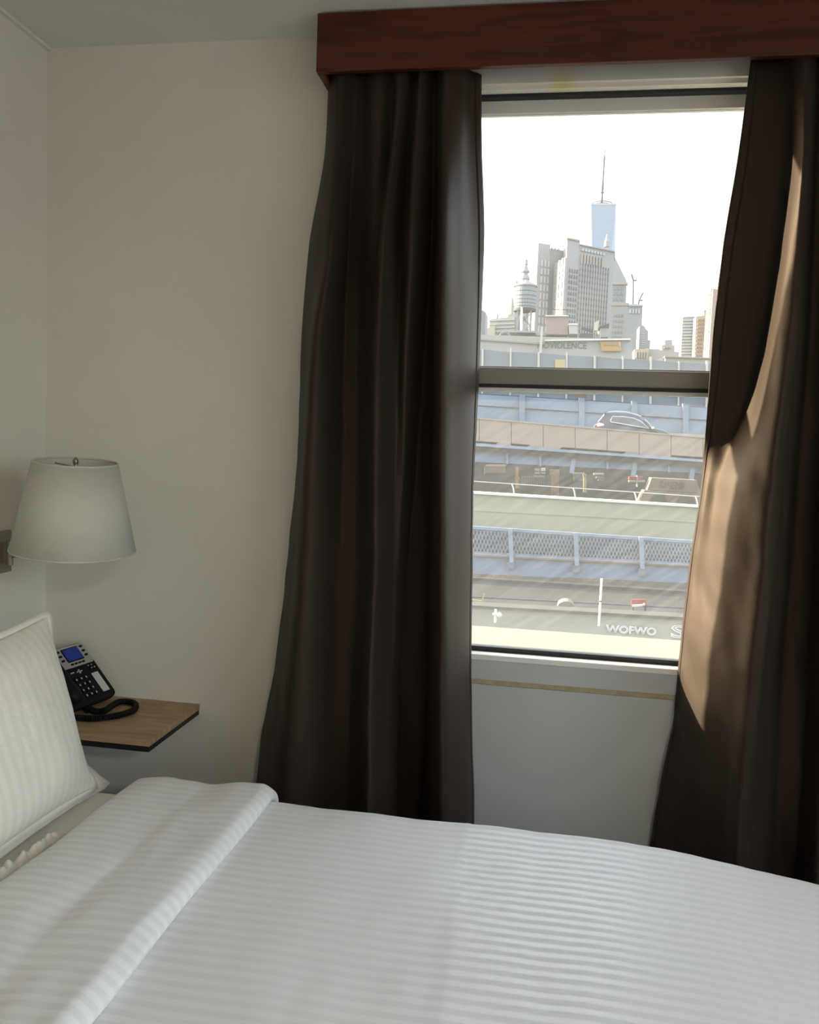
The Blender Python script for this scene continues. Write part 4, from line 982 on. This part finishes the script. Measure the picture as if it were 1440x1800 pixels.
# large stone office building
YB1 = 400.0
ob = empty('stone_tower_block', (W(1010, 600, YB1).x, YB1, GZ), 'large pale stone office block with stepped wings behind the water tank', 'building')
tower([(946.7, YB1), (968, YB1 + 3), (968, YB1 + 45), (936, YB1 + 30)], 427, m_stone, 'left_wing', ob)
tower([(966, YB1 + 4), (990, YB1 + 8), (990, YB1 + 40), (966, YB1 + 40)], 437, m_stone, 'link', ob)
tower([(998, YB1 - 6), (1019, YB1 - 2), (1019, YB1 + 40), (985, YB1 + 22)], 417, m_stone, 'main_tower', ob)
tower([(1018, YB1 - 2), (1081, YB1 + 12), (1081, YB1 + 50), (1018, YB1 + 40)], 428, m_stone, 'right_wing', ob)
tower([(994, YB1 - 12), (998, YB1 - 9), (998, YB1 + 4), (975, YB1 + 4)], 452, m_stone2, 'low_front', ob)
tower([(997, YB1 - 7.2), (1020, YB1 - 2.6), (1020, YB1 + 20), (984, YB1 + 23)], 419.5, m_stone2, 'cornice', ob, zbot=W(997, 424, YB1).z)
tower([(1019, YB1 - 3), (1082, YB1 + 11), (1082, YB1 + 30), (1019, YB1 + 30)], 430, m_stone2, 'parapet', ob, zbot=W(1019, 433, YB1).z)
grid_windows((1022, YB1 - 2), (1064, YB1 + 8), 435, 442, 8, 1, .55, .6, m_winl, 'attic_windows', ob)
piers((1020, YB1 - 2), (1062, YB1 + 7), 446, 462, 8, .4, m_stone2, ob)
grid_windows((1001, YB1 - 5.5), (1018, YB1 - 2.2), 470, 590, 4, 12, .4, .55, m_win, 'windows', ob)
grid_windows((1019, YB1 - 2), (1073, YB1 + 10), 464, 592, 12, 13, .42, .6, m_winl, 'windows', ob)
piers((1019, YB1 - 2), (1073, YB1 + 10), 462, 600, 12, .3, m_stone, ob, .7)
grid_windows((950, YB1 + .45), (967.5, YB1 + 2.9), 455, 585, 3, 9, .45, .75, m_winl, 'windows', ob)
grid_windows((968, YB1 + 4), (985, YB1 + 7), 434, 439, 3, 1, .6, .7, m_winl, 'windows', ob)
grid_windows((937, YB1 + 27), (946, YB1 + 1.8), 470, 590, 3, 7, .4, .7, m_win, 'windows', ob)
grid_windows((976, YB1 + 3), (993, YB1 - 11.3), 462, 545, 3, 6, .4, .75, m_win, 'windows', ob)
MB().lathe(W(1066.5, 434, YB1 + 10), [(1.3, 0), (1.2, 2.5), (.6, 4), (.5, 5), (.05, 6)], 10).build('roof_figure', emat('pinkish_stone', 236, 220, 214), ob)
# stepped tower behind it to the right
st = empty('stepped_tower', (W(1088, 600, 430).x, 430, GZ), 'pale greenish stepped tower with sloping roof right of the stone block', 'building')
m_green = emat('greenish_stone', 208, 214, 214, var=.03, scale=.03)
def slab_t(q, Y, d, m, nm, par):
    P = [W(u, v, Y) for u, v in q]
    for p, (u, v) in zip(P, q):
        if v >= 680: p.z = GZ
    return MB().slab(P, d).build(nm, m, par)
slab_t([(1078, 448), (1083, 455), (1101, 492), (1072, 492)], 472, 20, m_green, 'sloping_roof', st)
slab_t([(1070, 492), (1102, 492), (1100, 700), (1068, 700)], 470, 25, m_green, 'shaft', st)
slab_t([(1069, 496), (1104, 496), (1104, 500), (1069, 500)], 469, 4, m_stone2, 'cornice', st)
slab_t([(1066, 532), (1106, 532), (1106, 537), (1066, 537)], 468, 4, m_stone2, 'cornice', st)
slab_t([(1066, 537), (1104, 537), (1102, 700), (1064, 700)], 468.5, 20, m_green, 'lower_shaft', st)
grid_windows((1078, 468.3), (1098, 468.3), 550, 598, 4, 5, .4, .5, m_win, 'windows', st)
grid_windows((1078, 469.8), (1098, 469.8), 502, 530, 3, 3, .4, .7, m_win, 'windows', st)
s2 = empty('glass_mid_rise', (W(1118, 600, 510).x, 510, GZ), 'pale mid-rise block under construction beneath the crane', 'building')
slab_t([(1103, 536), (1130, 537), (1126, 700), (1099, 700)], 510, 25, m_green, 'shaft', s2)
slab_t([(1104, 534), (1131, 535), (1131, 538), (1104, 538)], 509, 27, m_winl, 'roof_edge', s2)
grid_windows((1106, 509.8), (1126, 509.8), 542, 552, 4, 1, .6, .8, m_winl, 'windows', s2)
s3 = empty('rounded_mid_rise', (W(1136, 620, 440).x, 440, GZ), 'pale banded mid-rise with stepped right edge', 'building')
slab_t([(1127, 570), (1135, 575), (1134, 700), (1124, 700)], 440, 20, m_green, 'upper', s3)
slab_t([(1134, 577), (1140, 582), (1139, 700), (1132, 700)], 441, 20, m_green, 'middle_step', s3)
slab_t([(1138, 597), (1143.5, 598), (1142, 700), (1136, 700)], 442, 20, m_green, 'lower_step', s3)
grid_windows((1128, 439.9), (1134.5, 439.9), 585, 612, 1, 7, .9, .4, m_winl, 'window_bands', s3)
# cranes
for nm, pts, lab in (('tower_crane', [(1113, 541), (1113.5, 493), (1110.5, 482)], 'thin crane jib above the stepped tower roof'), ('tower_crane', [(1121, 541), (1124, 528), (1131, 514)], 'small crane with boom on top of the pale mid-rise')):
    e = empty(nm, W(*pts[0], 520), lab, 'crane')
    MB().bar(W(*pts[0], 520), W(*pts[1], 520), .8).build('mast', m_dark, e); MB().bar(W(*pts[1], 520), W(*pts[2], 520), .8).build('jib', m_dark, e)
    MB().bar(W(*pts[1], 520), W(pts[1][0] + 6, pts[1][1], 520), .7, .7).build('counterweight', m_dark, e)
# ornate civic tower behind the water tank
YM = 700.0
cv = empty('civic_tower', (W(922, 600, YM).x, YM, GZ), 'ornate civic tower with tiered lantern and spire behind the water tank', 'building')
k_ = (W(1000, 500, YM) - W(999, 500, YM)).length
def lat(u, prof, m, nm, n=16):
    v0 = prof[0][1]; base = W(u, v0, YM); MB().lathe(base, [(r * k_, (v0 - v) * k_) for r, v in prof], n).build(nm, m, cv)
lat(925.5, [(.25, 463), (.25, 447), (.9, 446), (.9, 443.5), (.1, 441)], m_stone, 'spire')
lat(924.5, [(3.2, 473), (3.2, 466), (4, 465), (3.2, 462), (3, 457), (.5, 455)], m_stone, 'lantern')
lat(923, [(5.5, 486), (5.5, 480), (8, 479), (8, 476), (6, 474.5), (5, 470)], m_stone, 'upper_tier')
lat(922, [(9, 505), (8.5, 492), (9.5, 491), (8, 485), (6, 484)], m_stone, 'lower_tier')
for u in (908, 936): lat(u, [(2, 506), (2, 496), (.1, 487)], m_stone, 'turret', 8)
slab_t([(905, 503), (938, 503), (937, 700), (903, 700)], YM + 2, 40, m_stone, 'shaft', cv)
lat(899, [(4.5, 556), (4.2, 536), (.2, 517)], m_stone2, 'corner_turret', 8)
slab_t([(893, 552), (940, 552), (940, 700), (890, 700)], YM - 4, 40, m_stone2, 'side_wing', cv)
slab_t([(861, 561), (905, 556), (905, 700), (858, 700)], YM - 8, 40, emat('yellow_stone', 240, 232, 212, k=1.05), 'colonnade_wing', cv)
slab_t([(850, 580), (870, 572), (870, 700), (848, 700)], YM - 14, 40, emat('yellow_stone_low', 244, 234, 206, k=1.05), 'end_wing', cv)
for v in (562, 569, 575, 582): slab_t([(858, v + .8), (905, v - 1), (905, v + .6), (858, v + 2.4)], YM - 9.5, 2, m_winl, 'cornice', cv)
lat(874, [(3, 561), (2.5, 555), (.5, 549)], m_stone2, 'dome', 10)
for u in (935, 929): slab_t([(u, 505), (u + 2, 505), (u + 1.5, 548), (u - .5, 548)], YM - 4.5, 1, m_win, 'window_strip', cv)
e = empty('edge_block', (W(850, 600, 500).x, 500, GZ), 'narrow grey block at the edge of the left curtain', 'building')
slab_t([(838, 542), (848, 545), (846, 700), (836, 700)], 500, 20, m_stone, 'front', e); slab_t([(848, 545), (854, 549), (852, 700), (846, 700)], 501, 18, m_win, 'side', e)

# glass skyscraper
YK = 1400.0
gs = empty('glass_skyscraper', (W(1062, 600, YK).x, YK, GZ), 'tall blue glass skyscraper with spire rising above the stone block', 'building')
m_gblue = emat('blue_glass', 182, 206, 232, rough=.15, var=.03, scale=.01, k=.95, spec=.5)
zt_, zb_ = W(1062, 352, YK).z, GZ
kk = (W(1063, 400, YK) - W(1062, 400, YK)).length
cx_, cy0 = W(1062, 352, YK).x, YK + 40
rtop, rbot = 22.5 * kk, 34 * kk
top = [(cx_ + rtop * math.sqrt(2) * math.cos(a), cy0 + rtop * math.sqrt(2) * math.sin(a)) for a in (math.radians(45 + 90 * i) for i in range(4))]
top = [(cx_ + rtop * 1.02 * sx, cy0 + rtop * sy) for sx, sy in ((-.93, -1), (1, -.92), (.93, 1), (-1, .92))]
cxb = W(1055, 600, YK).x
bot = [(cxb + rbot * sx * 1.0, cy0 + rbot * sy) for sx, sy in ((0, -1.1), (1.0, 0), (0, 1.1), (-1.0, 0))]
g = MB(); g.v = [(x, y, zb_) for x, y in bot] + [(x, y, zt_) for x, y in top]
g.f = [(0, 1, 5), (0, 5, 4), (1, 2, 6), (1, 6, 5), (2, 3, 7), (2, 7, 6), (3, 0, 4), (3, 4, 7), (4, 5, 6, 7)]
g.build('shaft', m_gblue, gs)
MB().prism([(cx_ + (x - cx_) * 1.03, cy0 + (y - cy0) * 1.03) for x, y in top], zt_ - 2 * kk, zt_ + 1.2 * kk).build('roof_band', m_winl, gs)
tpz = Vector((W(1060.5, 350, YK).x, cy0, zt_))
for h0, h1 in ((2, 3.4), (4.6, 6.6)): MB().lathe(tpz, [(19.5 * kk, h0 * kk), (20 * kk, h0 * kk), (20 * kk, h1 * kk), (19.5 * kk, h1 * kk)], 32, False).build('ring', m_dark, gs)
mb = MB()
for k in range(16):
    a = 2 * math.pi * k / 16; mb.bar(tpz + Vector((math.cos(a) * 19.6 * kk, math.sin(a) * 19.6 * kk, 0)), tpz + Vector((math.cos(a) * 19.6 * kk, math.sin(a) * 19.6 * kk, 6 * kk)), .8 * kk)
mb.build('ring_struts', m_screen, gs)
ax = (W(1067, 243, YK + 40) - W(1060.5, 345, YK + 40)); ax.y = 0; hsp = ax.length / kk
MB().lathe(tpz, [(2.8 * kk, 0), (2.1 * kk, 12 * kk), (1.2 * kk, 26 * kk), (2.0 * kk, 32 * kk), (2.1 * kk, 42 * kk), (1.3 * kk, 52 * kk), (1.5 * kk, 66 * kk), (1.3 * kk, 74 * kk), (1.7 * kk, 88 * kk), (1.0 * kk, 94 * kk), (.7 * kk, hsp * kk)], 10, axis=(ax.x * .35, 0, ax.z)).build('spire', m_dark, gs)
for h, r in ((27, 3.8), (52, 1.9), (66, 1.7)): MB().lathe(tpz + Vector((ax.x * .35, 0, ax.z)).normalized() * h * kk, [(r * kk, -1 * kk), (r * .6 * kk, 1.5 * kk)], 12).build('spire_ring', m_dark, gs)

# right-hand group
bo = empty('banded_office', (W(1212, 620, 333).x, 333, GZ), 'blue-grey office block with pale horizontal bands near the right curtain', 'building')
slab_t([(1200.5, 557), (1225, 556), (1222, 720), (1195, 720)], 333, 25, emat('blue_grey_glass', 190, 203, 214), 'front', bo)
for k in range(13):
    v = 562 + k * 5.3; slab_t([(1200.3 - k * .28, v), (1225 - k * .1, v - .4), (1225 - k * .1, v + 1.5), (1200.2 - k * .28, v + 2)], 332.6, .8, m_winl, 'floor_band', bo)
ap = empty('beige_apartments', (W(1232, 620, 326).x, 326, GZ), 'beige apartment slab with rows of windows beside the banded office', 'building')
slab_t([(1224, 556), (1243, 554), (1240, 720), (1220, 720)], 326, 6, emat('beige_brick', 232, 222, 208, k=1.05), 'front', ap)
grid_windows((1225.5, 325.8), (1239, 325.8), 559, 628, 3, 10, .42, .55, m_tan2, 'windows', ap)
slab_t([(1238, 545), (1246, 544), (1246, 560), (1238, 560)], 330, 6, m_stone2, 'roof_hut', ap)
rt_ = empty('red_brick_tower', (W(1262, 620, 300).x, 300, GZ), 'tall orange-red brick tower at the edge of the right curtain', 'building')
tower([(1254, 300), (1330, 306), (1330, 340), (1244, 322)], 507.5, emat('orange_brick', 232, 196, 180, var=.04, scale=.05), 'shaft', rt_)
grid_windows((1245.5, 320), (1253.5, 301), 520, 620, 2, 13, .35, .5, m_tan2, 'windows', rt_)
lb_ = empty('long_low_roof', W(1195, 640, 120), 'long low cream roof in front of the right-hand buildings', 'building')
slab_t([(1170, 627), (1440, 637), (1440, 680), (1170, 680)], 120, 14, emat('cream_low', 226, 222, 206), 'wall', lb_)
slab_t([(1142, 636), (1170, 627), (1170, 680), (1142, 680)], 121, 14, emat('cream_low_side', 240, 234, 210), 'side_wall', lb_)
slab_t([(1142, 634), (1170, 625.5), (1440, 635.5), (1440, 637.5), (1170, 627.8)][1:], 119.5, 15, m_cop, 'roof_edge', lb_) if False else slab_t([(1169, 625.5), (1440, 635.5), (1440, 638), (1169, 627.8)], 119.5, 15, m_cop, 'roof_edge', lb_)
sb = empty('stepped_brick_block', (W(1172, 625, 200).x, 200, GZ), 'small tan stepped brick block above the long low roof', 'building')
m_tb = emat('tan_grey_brick', 214, 206, 198, var=.05, scale=.1)
slab_t([(1169, 598), (1182, 597), (1182, 610), (1169, 610)], 200, 6, m_tb, 'upper_step', sb)
slab_t([(1164, 606), (1186, 607), (1186, 620), (1164, 620)], 199, 8, m_tb, 'middle_step', sb)
slab_t([(1158, 615), (1194, 619), (1194, 690), (1158, 690)], 198, 12, m_tb, 'lower_step', sb)
grid_windows((1166, 198.9), (1180, 198.9), 609, 614, 3, 1, .5, .6, m_win, 'windows', sb)
tb = empty('tan_window_block', (W(1128, 632, 140).x, 140, GZ), 'low tan block with a row of tall windows beside the lettered building', 'building')
slab_t([(1116, 614), (1141, 612), (1141, 690), (1116, 690)], 140, 10, emat('tan_block', 232, 214, 186, k=1.05), 'front', tb)
slab_t([(1141, 613), (1160, 614), (1160, 690), (1141, 690)], 141, 10, m_tb, 'side_annex', tb)
grid_windows((1117, 139.9), (1140, 139.9), 616, 632, 5, 1, .45, .7, m_tb, 'windows', tb)
